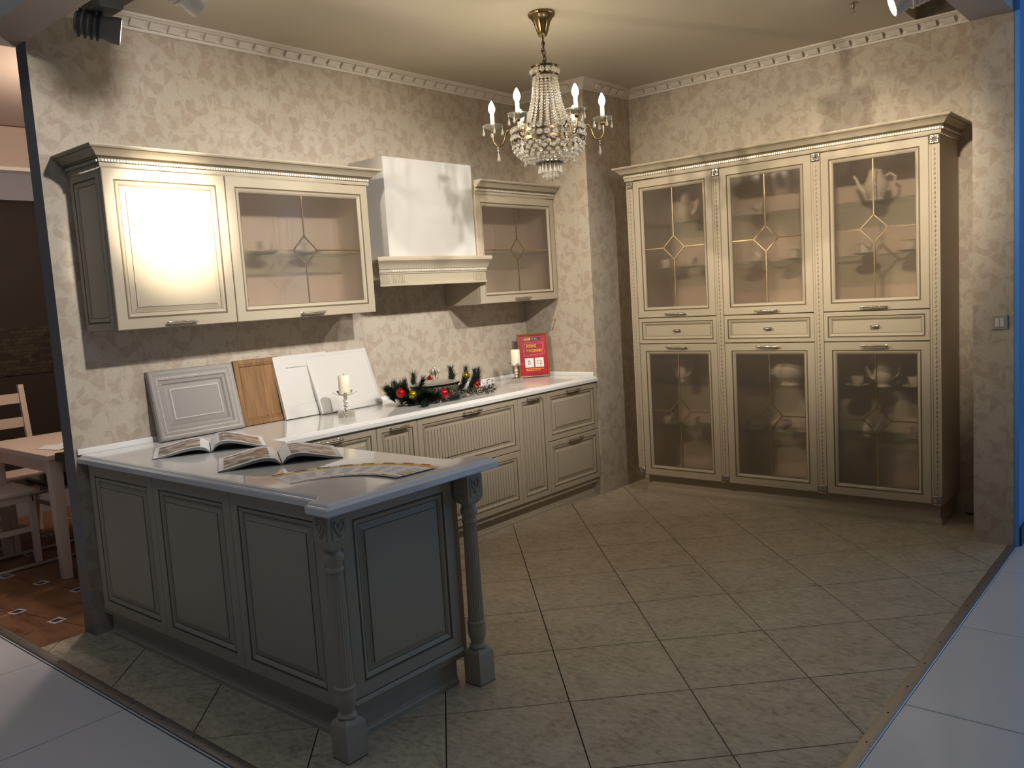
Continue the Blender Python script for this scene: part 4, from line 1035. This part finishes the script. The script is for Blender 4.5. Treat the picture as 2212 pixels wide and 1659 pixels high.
MB().box(-2.66, -2.56, 2.857, 2.8595, 2.638, 2.652).build('slot', 'fixture_dark', lt)
tb = thing('dining_table', 'white dining table in the neighbouring room', 'table', (-2.6, 1.6, 0))
MB().box(-3.10, -2.0, 1.03, 2.05, .71, .74, bev=.003).build('table_top', 'chair_white', tb)
MB().box(-3.05, -2.05, 1.08, 2.0, .62, .709).build('apron', 'chair_white', tb)
for x in (-3.08, -2.09):
    for y in (1.05, 1.96): MB().loft([[(x+i, y+i, z), (x+.07-i, y+i, z), (x+.07-i, y+.07-i, z), (x+i, y+.07-i, z)] for i, z in ((.010, 0.001), (0, .709))]).build('leg', 'chair_white', tb)
def ladder_chair(loc, rz, label):
    r = thing('dining_chair', label, 'chair', loc, None, (0, 0, rz), local=True); m = 'chair_white'
    MB().loft([[(-.21+i, -.21+i, z), (.21-i, -.21+i, z), (.20-i, .20-i, z), (-.20+i, .20-i, z)] for i, z in ((0, .44), (0, .455), (.006, .465))]).build('seat', m, r)
    MB().box(-.19, .19, -.18, .17, .39, .4395).build('seat_frame', m, r)
    for x in (-.19, .155):
        MB().loft([[(x, -.19+k, z), (x+.035, -.19+k, z), (x+.035, -.155+k, z), (x, -.155+k, z)] for k, z in ((0, 0.001), (0, .439))]).build('leg', m, r)
        MB().loft([[(x, .165+k, z), (x+.035, .165+k, z), (x+.035, .20+k, z), (x, .20+k, z)] for k, z in ((.03, 0.001), (0, .44), (.01, .6), (.08, 1.06))]).build('leg', m, r)
        MB().box(x+.008, x+.027, -.155, .17, .20, .23).build('stretcher', m, r)
    for z, k in ((.60, .022), (.76, .046), (.93, .072)): MB().loft([[(-.16, .175+k, q), (.16, .175+k, q), (.16, .19+k, q), (-.16, .19+k, q)] for q in (z, z+.07)]).build('back_slat', m, r)
ladder_chair((-2.83, 2.30, 0), 0.0, 'white ladder-back chair behind the dining table next door')
ladder_chair((-3.17, 1.80, 0), PI/2, 'white chair pushed in at the left side of the table next door')
cc = thing('cantilever_chair', 'dark cantilever chair with chrome runners under the table next door', 'chair', (-2.75, 1.7, 0))
MB().tube([(-3.40, 1.50, .013), (-2.75, 1.52, .013), (-2.55, 1.53, .02), (-2.50, 1.53, .08), (-2.52, 1.53, .42), (-2.62, 1.53, .455), (-3.05, 1.52, .45)], .012, 10).build('frame', 'silver', cc, 60)
MB().tube([(-3.40, 1.88, .013), (-2.75, 1.86, .013), (-2.55, 1.86, .02), (-2.50, 1.86, .08), (-2.52, 1.86, .42), (-2.62, 1.86, .455), (-3.05, 1.87, .45)], .012, 10).build('frame', 'silver', cc, 60)
MB().tube([(-3.40, 1.50, .013), (-3.44, 1.55, .013), (-3.44, 1.83, .013), (-3.40, 1.88, .013)], .012, 10).build('cross_bar', 'silver', cc, 60)
MB().box(-2.93, -2.5, 1.50, 1.89, .463, .50, bev=.01).build('seat', 'black_gloss', cc)
sc = thing('side_cabinet', 'white side cabinet with dark top between the wall end and the table', 'cabinet', (-2.7, .8, 0))
MB().box(-3.015, -2.3, .62, 1.00, .002, .70).build('body', 'chair_white', sc); MB().box(-3.06, -2.28, .60, 1.015, .7005, .75, bev=.004).build('top', 'black_gloss', sc)
bk = thing('brochure', 'small open brochure with a red picture on the table next door', 'brochure', (-2.86, 1.30, .7405), None, (0, 0, .3), local=True)
MB().loft([[(x, -.10, z), (x, .10, z)] for x, z in ((-.15, .002), (-.08, .016), (0, .004), (.08, .018), (.15, .004))], 0, False, False, False).build('pages', 'paper', bk)
MB().box(-.15, .15, -.10, .10, 0, .001).build('cover', 'black_gloss', bk)
MB().box(.05, .11, -.06, .05, .019, .020).build('picture', 'leaflet_red', bk)
